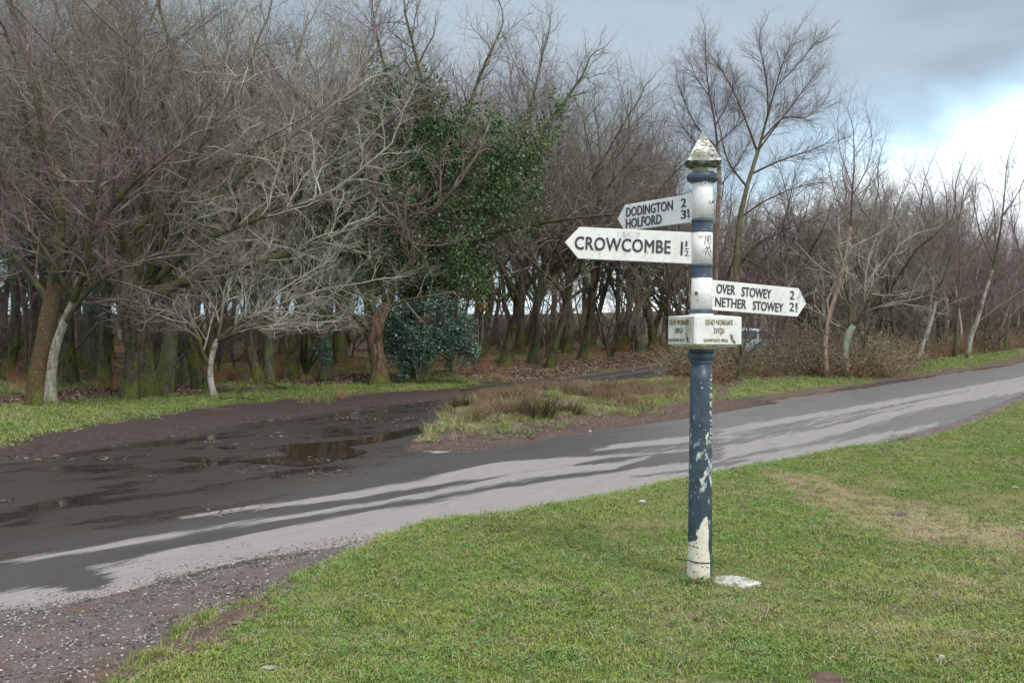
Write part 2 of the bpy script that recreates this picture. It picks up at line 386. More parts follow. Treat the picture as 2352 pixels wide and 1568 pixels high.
# ================================================================== SIGNPOST
def paint_white(name, rust=.5, moss=.0, grime=.4):
    m, t, b = material(name, .45, .4); op = opos(t); gp = gpos(t)
    n = t.noise(gp, 9, 5, .6); n2 = t.noise(gp, 38, 4, .65); n3 = t.noise(gp, 120, 3, .6)
    c = t.mix(t.step(n, .4, .7), (.70, .70, .68), (.60, .61, .58))
    c = t.mix(t.math('MULTIPLY', t.step(n2, .58, .70), grime), c, (.25, .25, .22))
    c = t.mix(t.math('MULTIPLY', t.step(n3, .66, .72), grime*1.6, clamp=True), c, (.16, .16, .14))
    c = t.mix(t.math('MULTIPLY', t.step(t.noise(gp, 22, 5, .7, .6), .625, .66), rust*1.6, clamp=True), c, (.36, .14, .045))
    c = t.mix(t.math('MULTIPLY', t.step(t.noise(t.scale(gp, (1, 1, .25)), 30, 3, .6), .60, .74), rust*.6), c, (.52, .34, .2))
    if moss:
        g = t.noise(t.scale(gp, (1, 1, .3)), 16, 4, .6)
        c = t.mix(t.math('MULTIPLY', t.step(g, .38, .6), moss), c, (.16, .15, .035))
    t.l.new(c, b.inputs['Base Color']); bump(t, b, t.math('ADD', n2, n3), .25, .003)
    return m
M_white = paint_white('cream_white_paint', .6, 0, .55)
M_whitemoss = paint_white('mossy_white_paint', .1, .65, .6)
m, t, b = material('lichened_cap', .8, .2); M_cap = m
gp = gpos(t); n = t.noise(gp, 16, 5, .65); n2 = t.noise(gp, 60, 4, .6); n3 = t.noise(gp, 7, 3)
c = t.mix(t.step(n, .42, .56), (.66, .65, .63), (.24, .235, .215)); c = t.mix(t.step(n2, .55, .68), c, (.09, .09, .07))
c = t.mix(t.math('MULTIPLY', t.step(n3, .56, .66), .7), c, (.17, .17, .06))
c = t.mix(t.step(t.noise(gp, 26, 3), .68, .73), c, (.3, .12, .06))
t.l.new(c, b.inputs['Base Color']); bump(t, b, t.math('ADD', n, n2), .6, .006)
m, t, b = material('mossy_cap_underside', .9, .2); M_capunder = m
gp = gpos(t); n = t.noise(gp, 20, 5, .65)
c = t.mix(t.step(n, .4, .66), (.045, .055, .03), (.25, .25, .2)); t.l.new(c, b.inputs['Base Color']); bump(t, b, n, .6, .006)
def slate(name, chips):
    m, t, b = material(name, .42, .45); gp = gpos(t); op = opos(t)
    n = t.noise(gp, 12, 5, .6); n2 = t.noise(t.scale(gp, (1, 1, .55)), 26, 5, .62); n3 = t.noise(gp, 60, 3, .6)
    c = t.mix(t.step(n, .35, .65), (.026, .046, .066), (.048, .078, .108))
    z = t.sep(op)[2]; x_ = t.sep(op)[0]
    if chips:
        # flakes: common between 0.45 and 1.2 m, rarer above
        band = t.math('MULTIPLY', t.step(z, 1.28, .95), t.step(z, .35, .7))
        th = t.math('MULTIPLY_ADD', band, -.125, .66)
        th = t.math('ADD', th, t.math('MULTIPLY', t.step(x_, .03, -.06), .03))
        c = t.mix(t.step(n2, th, t.math('ADD', th, .006)), c, (.27, .345, .40))
        c = t.mix(t.step(n2, t.math('ADD', th, .055), t.math('ADD', th, .062)), c, (.66, .60, .45))
        c = t.mix(t.step(n3, t.math('MULTIPLY_ADD', band, -.03, .68), .70), c, (.62, .62, .58))
        c = t.mix(t.math('MULTIPLY', t.step(t.noise(gp, 30, 3), .55, .7), t.math('MULTIPLY', band, .5)), c, (.11, .13, .06))
        # bare cream foot
        xs = t.math('MULTIPLY', t.step(x_, -.06, .02), .17)
        top = t.math('ADD', t.math('ADD', xs, .27), t.math('MULTIPLY', t.math('SUBTRACT', t.noise(gp, 30, 5, .65), .5), .30))
        right = t.math('ADD', t.math('MULTIPLY_ADD', z, -.07, .060), t.math('MULTIPLY', t.math('SUBTRACT', n2, .5), .06))
        foot = t.math('MULTIPLY', t.step(t.math('SUBTRACT', top, z), -.004, .004), t.step(t.math('SUBTRACT', right, x_), -.002, .002))
        nr_ = t.noise(gp, 48, 5, .7)
        cream = t.mix(t.step(nr_, .5, .66), (.70, .69, .60), (.60, .40, .18))
        hole = t.step(t.noise(t.scale(gp, (1, 1, 1.3)), 24, 5, .7), .60, .615)
        cream = t.mix(hole, cream, (.04, .055, .06))
        cream = t.mix(t.step(t.noise(gp, 34, 4, .7), .66, .69), cream, (.42, .16, .06))
        c = t.mix(foot, c, cream)
        base = t.math('SUBTRACT', t.math('MULTIPLY_ADD', n2, .12, t.math('MULTIPLY_ADD', x_, .35, -.03)), z)
        c = t.mix(t.step(base, -.002, .004), c, t.mix(t.step(nr_, .4, .6), (.20, .035, .03), (.22, .13, .09)))
    else:
        c = t.mix(t.step(n3, .70, .73), c, (.5, .52, .5)); c = t.mix(t.math('MULTIPLY', t.step(n2, .56, .7), .35), c, (.12, .13, .09))
    t.l.new(c, b.inputs['Base Color']); bump(t, b, t.math('ADD', n2, t.math('MULTIPLY', n3, .5)), .3, .004)
    return m
M_slate = slate('slate_blue_paint', False); M_shaft = slate('flaking_slate_paint', True)
m, t, b = material('letter_paint', .45, .4); M_letter = m
n = t.noise(gpos(t), 60, 4, .7); c = t.mix(t.step(n, .60, .72), (.024, .036, .043), (.30, .15, .09)); t.l.new(c, b.inputs['Base Color'])
m, t, b = material('worn_raised_lettering', .8, .2); M_letter2 = m
n = t.noise(gpos(t), 75, 4, .7); c = t.mix(t.step(n, .40, .56), (.085, .075, .04), (.33, .31, .22)); t.l.new(c, b.inputs['Base Color'])
m, t, b = material('white_letter_paint', .6, .3); M_letter3 = m
n = t.noise(gpos(t), 60, 3); c = t.mix(t.step(n, .48, .56), (.62, .63, .62), (.07, .10, .13)); t.l.new(c, b.inputs['Base Color'])
m, t, b = material('rust', .9, .2); M_rust = m
n = t.noise(gpos(t), 120, 3); c = t.mix(n, (.05, .02, .012), (.36, .13, .04)); t.l.new(c, b.inputs['Base Color'])
m, t, b = material('graffiti_ink', .6, .3); M_ink = m; b.inputs['Base Color'].default_value = (.035, .05, .07, 1)
m, t, b = material('faded_graffiti_ink', .6, .3); M_ink2 = m; b.inputs['Base Color'].default_value = (.33, .37, .41, 1)
m, t, b = material('black_plastic', .5, .4); M_black = m; b.inputs['Base Color'].default_value = (.01, .011, .012, 1)

PY = 6.53; px0 = G(1607, 1336)
post = empty('fingerpost', (0, PY, 0))
post.location.x = (1607-CX)/F*PY
tag(post, 'white and slate-blue cast iron fingerpost on the lawn beside the road', 'signpost')
PZ = post.location.z; SC = F/PY
post.rotation_euler = (0, math.radians(.42), math.radians(0))
def zz(py): return EYE+(HZ-py)/SC-PZ
def lathe(name, prof, mat, parent, n=40, bev=True):
    V = []; Fc = []
    for r, z_ in prof:
        for k in range(n): a = 2*math.pi*k/n; V.append((r*math.cos(a), r*math.sin(a), z_))
    for i in range(len(prof)-1):
        for k in range(n): Fc.append((i*n+k, i*n+(k+1) % n, (i+1)*n+(k+1) % n, (i+1)*n+k))
    Fc.append(tuple(range(n-1, -1, -1))); Fc.append(tuple((len(prof)-1)*n+k for k in range(n)))
    o = meshobj(name, V, Fc, mat, parent); me = o.data
    for p in me.polygons: p.use_smooth = len(p.vertices) == 4
    md = None
    return o
def D(pts): return [(w/2/SC, zz(y_)) for w, y_ in pts]
def ringprof(w0, w1, ya, yb, n=7):   # half-round moulding from y=yb (low) to ya (high)
    return [(w0+(w1-w0)*math.sin(math.pi*k/(n-1))**.7, yb+(ya-yb)*k/(n-1)) for k in range(n)]
lathe('post_shaft', D([(60,1350),(59.5,1334),(57.5,1310),(55.5,1260),(54,1180),(53,1080),(51.5,980),(50,880),(48.8,834)]), M_shaft, post, 48)
lathe('base_collar', D([(48.8,834),(50,832.5),(51,831),(51,829),(49.5,828)]+[(55,826)]+ringprof(58,62,809,823)+[(56,808.5),(53,808.3)]+ringprof(55,58,801.5,808)+[(54,801)]), M_slate, post)
lathe('neck', D([(53,801),(53,798.5),(60,796.5),(62,795)]), M_whitemoss, post)
lathe('upper_neck', D([(60,727),(57,725),(54.5,721),(53.5,719.5)]), M_white, post)
lathe('band', D([(53,719.5)]+ringprof(54,57,711.5,719)+[(52,711)]), M_slate, post)
lathe('sleeve', D([(47.5,711),(47.5,637.5)]), M_white, post)
lathe('band', D([(46,637.5)]+ringprof(47.5,50,632,637)+[(48,629),(46.5,626),(46.5,614)]+ringprof(47,50,607.5,613.5)+[(46,607)]), M_slate, post)
lathe('sleeve', D([(48,607),(48,534)]), M_white, post)
lathe('band', D([(46,534)]+ringprof(47.5,50,528.5,533.5)+[(48,526),(46.5,523.5),(46.5,511)]+ringprof(47,51,504,510.5)+[(46,502.5)]), M_slate, post)
lathe('sleeve', D([(47,502.5),(47,431.5),(46.4,431.2),(46.4,430.2),(46.6,430),(46.6,420)]), M_white, post)
lathe('top_ring', D([(47,421),(50,419.5)]+[(56+(72.5-56)*math.sin(math.pi*k/10)**.55, 419-(419-396.5)*k/10) for k in range(11)]+[(50,396)]), M_slate, post)
cap = empty('cap', (0, 0, 0)); cap.parent = post; cap.rotation_euler = (0, 0, math.radians(-5))
# cap underside: round neck flaring to the square
def flare(name, rings, mat, parent, n=32):
    V = []; Fc = []
    for w, yy, q in rings:
        for k in range(n):
            a = 2*math.pi*(k+.5)/n; ca, sa = math.cos(a), math.sin(a)
            mx = max(abs(ca), abs(sa)); r = w/2/SC; rr = r*((1-q)+q/mx)
            V.append((rr*ca, rr*sa, zz(yy)))
    for i in range(len(rings)-1):
        for k in range(n): Fc.append((i*n+k, i*n+(k+1) % n, (i+1)*n+(k+1) % n, (i+1)*n+k))
    Fc.append(tuple(range(n-1, -1, -1))); Fc.append(tuple((len(rings)-1)*n+k for k in range(n)))
    return meshobj(name, V, Fc, mat, parent)
flare('cap_neck', [(54,396.5,0),(50,394.5,0),(49,391,0),(52,388,.15)], M_cap, cap)
flare('cap_base', [(52,388,.15),(58,384.5,.6),(66,381.5,.9),(76,377.5,1),(79,374,1)], M_capunder, cap)
hb = 79/2/SC; zb_, zt_ = zz(374), zz(302)
py_ = meshobj('pyramid', [(-hb,-hb,zb_),(hb,-hb,zb_),(hb,hb,zb_),(-hb,hb,zb_),(-.004,-.004,zt_),(.004,-.004,zt_),(.004,.004,zt_),(-.004,.004,zt_)],
    [(0,1,5,4),(1,2,6,5),(2,3,7,6),(3,0,4,7),(4,5,6,7),(3,2,1,0)], M_cap, cap)

dg = bpy.context.evaluated_depsgraph_get
def text(name, body, mat, parent, w, h, origin, xdir, zdir, depth=.004, bold=0, spacing=1.0, fat=0):
    """raised lettering: lower-left corner at origin, along xdir, up zdir"""
    cu = bpy.data.curves.new(name, 'FONT'); cu.body = body; cu.size = 1; cu.extrude = .5; cu.offset = bold; cu.space_character = spacing
    cu.resolution_u = 3
    tmp = bpy.data.objects.new('tmp', cu); COL.objects.link(tmp)
    me = bpy.data.meshes.new_from_object(tmp.evaluated_get(dg())); bpy.data.objects.remove(tmp); bpy.data.curves.remove(cu)
    n = len(me.vertices); co = np.empty(n*3); me.vertices.foreach_get('co', co); co = co.reshape(-1, 3)
    mn, mx = co.min(0), co.max(0); s = (co-mn)/(mx-mn)
    xd = Vector(xdir).normalized(); zd = Vector(zdir).normalized(); yd = xd.cross(zd)   # outward = viewer side
    A = s[:, 0:1]*w*np.array(xd)+s[:, 1:2]*h*np.array(zd)+(s[:, 2:3]-.35)*depth*np.array(yd)+np.array(origin)
    me.vertices.foreach_set('co', A.ravel().astype(np.float32)); me.materials.clear(); me.materials.append(mat); me.update()
    me.name = name
    if fat:                                   # heavier strokes: the same letters again a few mm to each side
        bmm = __import__('bmesh').new()
        for k, (a_, c_) in enumerate(((-fat, -fat), (fat, -fat), (-fat, fat), (fat, fat))):
            m2 = me.copy(); m2.transform(Matrix.Translation(xd*a_+zd*c_+yd*(k*.0004))); bmm.from_mesh(m2); bpy.data.meshes.remove(m2)
        bmm.to_mesh(me); bmm.free()
    return link(bpy.data.objects.new(name, me), parent)
def stroke(name, polys, mat, parent, origin, xdir, zdir, wdt=.004, th=.0012):
    xd = Vector(xdir).normalized(); zd = Vector(zdir).normalized(); yd = xd.cross(zd); o = Vector(origin); V = []; Fc = []
    for pl in polys:
        for (a, b_) in zip(pl[:-1], pl[1:]):
            d = Vector((b_[0]-a[0], b_[1]-a[1])); 
            if d.length < 1e-6: continue
            d.normalize(); nn = Vector((-d.y, d.x))*wdt/2; i = len(V); e_ = d*wdt*.3
            for q, yo in ((0, 0), (0, th)):
                for pnt in (Vector(a)-e_+nn, Vector(a)-e_-nn, Vector(b_)+e_-nn, Vector(b_)+e_+nn):
                    V.append(o+xd*pnt.x+zd*pnt.y+yd*yo)
            Fc += [(i+4,i+5,i+6,i+7),(i,i+1,i+5,i+4),(i+1,i+2,i+6,i+5),(i+2,i+3,i+7,i+6),(i+3,i,i+4,i+7)]
    return meshobj(name, V, Fc, mat, parent)
# letters on the cap front face (normal tilted back)
fz = Vector((0, hb, zt_-zb_)).normalized(); slope = hb/(zt_-zb_)
def capfront(x_, up): return Vector((x_, -hb+slope*up-.001, zb_+up))
text('cap_letter', 'S', M_letter2, cap, .043, .062, capfront(-.018, .100), (1,0,0), fz, .006)
text('cap_letter', 'C', M_letter2, cap, .046, .056, capfront(-.066, .028), (1,0,0), fz, .006)
text('cap_letter', 'C', M_letter2, cap, .046, .056, capfront(.022, .028), (1,0,0), fz, .006)
fzl = Vector((hb, 0, zt_-zb_)).normalized()
for (bd, yy, up) in (('S', .018, .1), ('C', .066, .028), ('C', -.022, .028)):
    text('cap_letter', bd, M_letter2, cap, .044, .056, Vector((-hb+slope*up-.001, yy, zb_+up)), (0,-1,0), fzl, .006)

# pointed arms
def arm(heading, tilt, L0, L1, tip, h, zc, side, mat, th=.012):
    """heading: horizontal unit vector away from the post; L0 start, L1 shoulder, tip end; z centre zc"""
    hd = Vector((math.cos(heading), math.sin(heading), 0)); d = (hd*math.cos(tilt)+Vector((0,0,1))*math.sin(tilt))
    up = (Vector((0,0,1))*math.cos(tilt)-hd*math.sin(tilt)); nr_ = Vector((-hd.y, hd.x, 0))
    if nr_.y > 0: nr_ = -nr_                                     # towards the viewer
    o0 = Vector((0,0,zc)); out = [(L0,-h/2),(L1,-h/2),(tip,0),(L1,h/2),(L0,h/2)]
    V = [o0+d*a+up*b_+nr_*s for s in (th/2, -th/2) for a, b_ in out]; n = 5
    Fc = [tuple(range(5)), tuple(range(9,4,-1))]+[(i, (i+1) % n, n+(i+1) % n, n+i) for i in range(n)]
    o = meshobj('sign_arm', V, Fc, mat, post)
    bv = o.modifiers.new('edge', 'BEVEL'); bv.width = .003; bv.segments = 2; bv.limit_method = 'ANGLE'
    # recalc normals
    import bmesh
    bm = bmesh.new(); bm.from_mesh(o.data); bmesh.ops.recalc_face_normals(bm, faces=bm.faces); bm.to_mesh(o.data); bm.free()
    right = d if d.x > 0 else -d
    def at(s, v): return o0+d*s+up*v+nr_*(th/2)
    return o, at, right, up
# solve distance along an arm from an image column
def s_at(heading, px):
    k = (px-CX)/F; c_, s_ = math.cos(heading), math.sin(heading); X0 = post.location.x+.010
    return (k*PY-X0)/(c_-k*s_)
def arm_text(arm_o, at, right, up, heading, body, pxl, pxr, v0, hh, mat=None, bold=.012, depth=.007, name='lettering', spacing=1.0, fat=0):
    a, b_ = s_at(heading, pxl), s_at(heading, pxr)
    return text(name, body, mat or M_letter, arm_o, abs(b_-a), hh, at(a, v0), right, up, depth, bold, spacing, fat)
# CROWCOMBE arm
H2 = math.radians(180+4); T2 = math.radians(1.9)
a2, at, r_, u_ = arm(H2, T2, .05, -s_at(H2,1327)*-1, s_at(H2,1295), .206, zz(570.5), 1, M_white)
arm_text(a2, at, r_, u_, H2, 'CROWCOMBE', 1318, 1537, -.043, .084, bold=0, spacing=1.05, fat=.0013)
arm_text(a2, at, r_, u_, H2, 'I', 1561, 1565.5, -.050, .088, bold=.0)
arm_text(a2, at, r_, u_, H2, '1', 1571.5, 1575.5, .008, .036, bold=.0, depth=.005)
arm_text(a2, at, r_, u_, H2, '2', 1570, 1579.5, -.053, .036, bold=.0, depth=.005)
arm_text(a2, at, r_, u_, H2, '-', 1570, 1580, -.008, .005, bold=.0, depth=.005)
arm_text(a2, at, r_, u_, H2, 'BA.', 1427, 1448, .052, .032, mat=M_ink2, bold=-.01, depth=.002, name='graffiti')
arm_text(a2, at, r_, u_, H2, '7', 1456, 1468, .048, .034, mat=M_ink2, bold=-.01, depth=.002, name='graffiti')
# OVER STOWEY / NETHER STOWEY arm
H3 = math.radians(27); T3 = math.radians(-2.6)
a3, at, r_, u_ = arm(H3, T3, .05, s_at(H3,1831), s_at(H3,1849.5), .197, zz(674.5), 1, M_white)
arm_text(a3, at, r_, u_, H3, 'OVER', 1642, 1685, .012, .064, bold=.012)
arm_text(a3, at, r_, u_, H3, 'STOWEY', 1700, 1768, .008, .064, bold=.012)
arm_text(a3, at, r_, u_, H3, 'NETHER', 1640.5, 1712, -.074, .062, bold=.012)
arm_text(a3, at, r_, u_, H3, 'STOWEY', 1727, 1797, -.077, .062, bold=.012)
arm_text(a3, at, r_, u_, H3, '2', 1811, 1821, .017, .060, bold=.01)
arm_text(a3, at, r_, u_, H3, '2', 1811, 1821.5, -.063, .060, bold=.01)
arm_text(a3, at, r_, u_, H3, '1', 1825, 1829, -.030, .026, bold=0, depth=.005)
arm_text(a3, at, r_, u_, H3, '2', 1824.5, 1830, -.066, .026, bold=0, depth=.005)
arm_text(a3, at, r_, u_, H3, '-', 1824, 1831, -.036, .004, bold=0, depth=.005)
s0 = s_at(H3, 1829)
stroke('graffiti', [[(.0,.0),(.012,.03),(.022,.06),(.034,.05),(.03,.02),(.012,.0),(.02,-.03)],[(.01,.03),(.03,.03)],[(.008,.01),(.026,.045)]], M_ink2, a3, at(s0, .018), r_, u_, .003)
# DODINGTON / HOLFORD arm
H1 = math.radians(180-57); T1 = math.radians(0)
a1, at, r_, u_ = arm(H1, T1, .05, s_at(H1,1434), s_at(H1,1417), .190, zz(473.5), 1, M_white)
arm_text(a1, at, r_, u_, H1, 'DODINGTON', 1437.5, 1544.5, .004, .068, bold=.012)
arm_text(a1, at, r_, u_, H1, 'HOLFORD', 1437.5, 1519, -.078, .068, bold=.012)
arm_text(a1, at, r_, u_, H1, '2', 1563.5, 1575, .012, .060, bold=.01)
arm_text(a1, at, r_, u_, H1, '3', 1563.5, 1575, -.066, .060, bold=.01)
arm_text(a1, at, r_, u_, H1, '1', 1578, 1581.5, -.030, .026, bold=0, depth=.005)
arm_text(a1, at, r_, u_, H1, '4', 1577.5, 1583.5, -.066, .028, bold=0, depth=.005)
arm_text(a1, at, r_, u_, H1, '-', 1577, 1584, -.036, .004, bold=0, depth=.005)
# box with the place name, corner towards the road
TH = math.radians(29); bw, bd = .395, .285; zt0, zb0 = zz(726.5), zz(790)
bx = empty('name_block', (0, 0, 0)); bx.parent = post; bx.rotation_euler = (0, 0, TH); bx.location = (.022, .0, 0)
def sqring(hx, hy, z_, ch=.012): return [(-hx+ch,-hy,z_),(hx-ch,-hy,z_),(hx,-hy+ch,z_),(hx,hy-ch,z_),(hx-ch,hy,z_),(-hx+ch,hy,z_),(-hx,hy-ch,z_),(-hx,-hy+ch,z_)]
rings = [(.07,.07,zz(799)),(.085,.075,zz(797)),(bw/2-.03,bd/2-.02,zb0-.014),(bw/2-.003,bd/2-.003,zb0),(bw/2,bd/2,zb0+.004),(bw/2,bd/2,zt0-.004),(bw/2-.003,bd/2-.003,zt0),(.08,.08,zt0+.010)]
V = []; Fc = []
for hx, hy, z_ in rings: V += sqring(hx, hy, z_)
for i in range(len(rings)-1):
    for k in range(8): Fc.append((i*8+k, i*8+(k+1) % 8, (i+1)*8+(k+1) % 8, (i+1)*8+k))
Fc += [tuple(range(7,-1,-1)), tuple((len(rings)-1)*8+k for k in range(8))]
bo = meshobj('block', V, Fc, M_white, bx)
bo.data.materials.append(M_whitemoss)
for p in bo.data.polygons:
    c_ = p.center
    if c_.z < zb0-.001 or (p.normal.x < -.9 and abs(c_.z-(zt0+zb0)/2) < .06): p.material_index = 1
def feather(o, xd, nm):
    stroke(nm, [[(0,.058),(.012,.03),(.03,.0)],[(.004,.048),(.016,.044)],[(.010,.036),(.026,.028)],[(.0,.058),(.002,.03),(.014,.008)],[(.016,.02),(.032,.014),(.036,.0)],[(.014,.03),(.024,.016)]], M_letter2, bx, o, xd, (0,0,1), .0045, .004)
yF = -bd/2; xL = -bw/2
text('lettering', "DEAD WOMAN'S", M_letter2, bx, .225, .036, (-.115, yF, zt0-.056), (1,0,0), (0,0,1), .006, .015, 1.1)
text('lettering', "DITCH", M_letter2, bx, .085, .036, (-.045, yF, zt0-.110), (1,0,0), (0,0,1), .006, .015, 1.1)
text('lettering', "QUANTOCK HILLS", M_letter2, bx, .20, .024, (-.13, yF, zb0+.014), (1,0,0), (0,0,1), .006, .015, 1.1)
feather((.095, yF, zb0+.010), (1,0,0), 'emblem')
text('lettering', "DEAD WOMAN'S", M_letter2, bx, .20, .036, (xL, .118, zt0-.056), (0,-1,0), (0,0,1), .006, .015, 1.1)
text('lettering', "DITCH", M_letter2, bx, .075, .036, (xL, .055, zt0-.110), (0,-1,0), (0,0,1), .006, .015, 1.1)
text('lettering', "QUANTOCK HILLS", M_letter2, bx, .165, .024, (xL, .125, zb0+.014), (0,-1,0), (0,0,1), .006, .015, 1.1)
feather((xL, -.055, zb0+.010), (0,-1,0), 'emblem')
# SOMERSET down the right of the shaft
vang = math.atan2(-1, 0)  # facing the camera is about -y
for i, ch in enumerate('SOMERSET'):
    yy = 865+i*20.3; wid = (49.2+(yy-834)*.02)/2/SC
    ang = math.radians(-90+50)-math.atan2(-CX+1616, F)*0
    nrm = Vector((math.cos(ang), math.sin(ang), 0)); xd = Vector((-math.sin(ang), math.cos(ang), 0))
    text('raised_letter', ch, M_letter3, post, .026, .036, nrm*(wid-.001)-xd*.013+Vector((0,0,zz(yy+7))), xd, (0,0,1), .006, .012)
# bolts, tab, graffiti, cable tie
def boss(x_, py_, r, mat, out, parent=post, rad=23.5, nm='bolt'):
    rr = rad/SC; x_ = x_/SC; y_ = -math.sqrt(max(rr*rr-x_*x_, 1e-6)); n_ = Vector((x_, y_, 0)).normalized()
    t1 = Vector((-n_.y, n_.x, 0)); V = []; Fc = []; n = 14
    for q, (k, oo) in enumerate(((1, -.006), (1, out*.5), (.8, out*.85), (.35, out))):
        for j in range(n):
            a = 2*math.pi*j/n; V.append(n_*(rr+oo)+t1*(r*k*math.cos(a))+Vector((0,0,zz(py_)+r*k*math.sin(a))))
    for q in range(3):
        for j in range(n): Fc.append((q*n+j, q*n+(j+1) % n, (q+1)*n+(j+1) % n, (q+1)*n+j))
    Fc.append(tuple(range(3*n, 4*n))); return meshobj(nm, V, Fc, mat, parent)
b1 = boss(16, 463, .019, M_white, .010, nm='bolt_boss'); boss(17.5, 465, .010, M_rust, .018, b1)
b1 = boss(-14.5, 672, .024, M_white, .010, nm='bolt_boss'); boss(-14.5, 674, .013, M_rust, .019, b1)
b1 = boss(2, 424.5, .019, M_white, .004, nm='bolt_tab'); boss(1.5, 424, .006, M_rust, .007, b1)
def wrap(px_, py_):          # sleeve 2 face point in local frame for graffiti
    return px_
rr = 24.2/SC
def cyl_strokes(polys, xoff, zoff, wdt, mat):
    V = []; Fc = []
    for pl in polys:
        for (a, b_) in zip(pl[:-1], pl[1:]):
            d = Vector((b_[0]-a[0], b_[1]-a[1])).normalized(); nn = Vector((-d.y, d.x))*wdt/2; i = len(V)
            for pnt in (Vector(a)+nn, Vector(a)-nn, Vector(b_)-nn, Vector(b_)+nn):
                ang = (pnt.x+xoff)/rr-math.pi/2; V.append((rr*math.cos(ang)*1.006, rr*math.sin(ang)*1.006, zoff+pnt.y))
            Fc.append((i, i+1, i+2, i+3))
    return meshobj('graffiti', V, Fc, mat, post)
gz = zz(590)
cyl_strokes([[(.0,.075),(.003,.11),(.005,.135)],[(.020,.10),(.014,.12),(.022,.135),(.032,.12),(.020,.10),(.026,.085),(.038,.08)],[(.034,.135),(.026,.10)],[(.046,.14),(.046,.085)],
    [(.0,.045),(.02,.055),(.045,.06)],[(.01,.07),(.024,.04)],[(.038,.075),(.03,.05)],[(-.008,.03),(.02,.036),(.05,.028)],[(.006,.01),(.01,.034)],[(.026,.03),(.036,.012)],[(.03,.012),(.045,.002)],[(.04,.05),(.05,.02)]], .004, gz, .0055, M_ink)
V = []; Fc = []
def tubeobj(name, pts, r, mat, parent, n=6):
    V = []; Fc = []
    for i, p in enumerate(pts):
        p = Vector(p); q = Vector(pts[min(i+1, len(pts)-1)])-Vector(pts[max(i-1, 0)]); q.normalize()
        u = q.cross(Vector((0,0,1)) if abs(q.z) < .9 else Vector((1,0,0))).normalized(); v = q.cross(u)
        ri = r[i] if isinstance(r, (list, tuple)) else r
        for k in range(n): a = 2*math.pi*k/n; V.append(p+u*ri*math.cos(a)+v*ri*math.sin(a))
    for i in range(len(pts)-1):
        for k in range(n): Fc.append((i*n+k, i*n+(k+1) % n, (i+1)*n+(k+1) % n, (i+1)*n+k))
    Fc += [tuple(range(n-1,-1,-1)), tuple((len(pts)-1)*n+k for k in range(n))]
    return meshobj(name, V, Fc, mat, parent, True)
rt = 57.5/2/SC
pts = [(-.165, -.03, zz(1279)), (-.12, -.05, zz(1280)), (-.085, -.045, zz(1281))]
pts += [((rt+.002)*math.cos(a), (rt+.002)*math.sin(a), zz(1283.5+3*math.sin(a+2.6)+ (a+2.6)*1.6)) for a in np.linspace(math.radians(200), math.radians(345), 12)-2*math.pi+2*math.pi]
for i in range(3, len(pts)): pts[i] = (pts[i][0], pts[i][1], zz(1282+5.5*(i-3)/11))
pts += [(.10, -.03, zz(1288.5)), (.125, -.035, zz(1292)), (.150, -.04, zz(1298))]
ct = tubeobj('cable_tie', pts, .0032, M_black, None); # stand the finished post (its plan measures 2.95 m) on the lawn where it grows out of the grass
SCL = px0.y/PY
post.location = px0; post.scale = (SCL,)*3; ct.location = px0; ct.scale = (SCL,)*3
tag(ct, 'thin black cable tie looped round the peeling foot of the fingerpost', 'cable tie')

# ================================================================== TREES
def bark(name, a, c2, moss=.5, lichen=.3, band=0, mossh=2.5):
    m, t, b = material(name, .9, .15); gp = gpos(t); op = opos(t)
    ob = t.scale(op, (1, 1, .22)); n = t.noise(ob, 14, 5, .65); n2 = t.noise(op, 3.0, 4, .6); n3 = t.noise(op, 26, 3, .6)
    c = t.mix(t.step(n, .36, .62), a, c2)
    if band:
        bn = t.noise(t.scale(op, (1, 1, 6)), 5, 4, .7); c = t.mix(t.step(bn, .60, .66), c, (.05, .04, .035))
        c = t.mix(t.step(n2, .52, .62), c, (.16, .13, .09))
    c = t.mix(t.math('MULTIPLY', t.step(n3, .60, .68), lichen), c, (.34, .36, .30))
    z = t.sep(op)[2]; nz_ = t.sep(t.new('ShaderNodeNewGeometry').outputs['Normal'])[2]
    low = t.step(z, mossh, 0.1); up = t.step(nz_, .1, .8)
    mm = t.math('ADD', t.math('MULTIPLY', low, .5), t.math('MULTIPLY', up, .45))
    mm = t.math('ADD', mm, t.math('MULTIPLY', t.math('SUBTRACT', n2, .5), 1.5))
    c = t.mix(t.math('MULTIPLY', t.step(mm, .32, .62), moss), c, t.mix(t.step(n3, .4, .6), (.075, .095, .018), (.13, .15, .03)))
    t.l.new(c, b.inputs['Base Color']); bump(t, b, t.math('ADD', n, t.math('MULTIPLY', n3, .4)), .9, .04)
    return m
M_oak = bark('mossy_oak_bark', (.035, .032, .022), (.10, .088, .062), .85, .2)
M_grey = bark('grey_beech_bark', (.06, .058, .042), (.13, .125, .095), .7, .3)
M_birch = bark('white_birch_bark', (.44, .42, .38), (.27, .25, .22), .45, .3, 1, 1.0)
M_redbirch = bark('reddish_birch_bark', (.21, .115, .08), (.36, .29, .24), .15, .2, 1, .8)
M_pale = bark('pale_green_lichened_bark', (.30, .34, .26), (.22, .25, .19), .3, .6)
M_orange = bark('orange_algae_bark', (.115, .062, .026), (.075, .065, .045), .9, .55, 0, 1.8)
M_lich = bark('lichened_pale_bark', (.16, .155, .12), (.30, .29, .25), .6, .6, 1, 1.4)
M_gnarl = bark('gnarled_brown_bark', (.17, .11, .068), (.045, .032, .022), .8, .2, 0, 1.5)
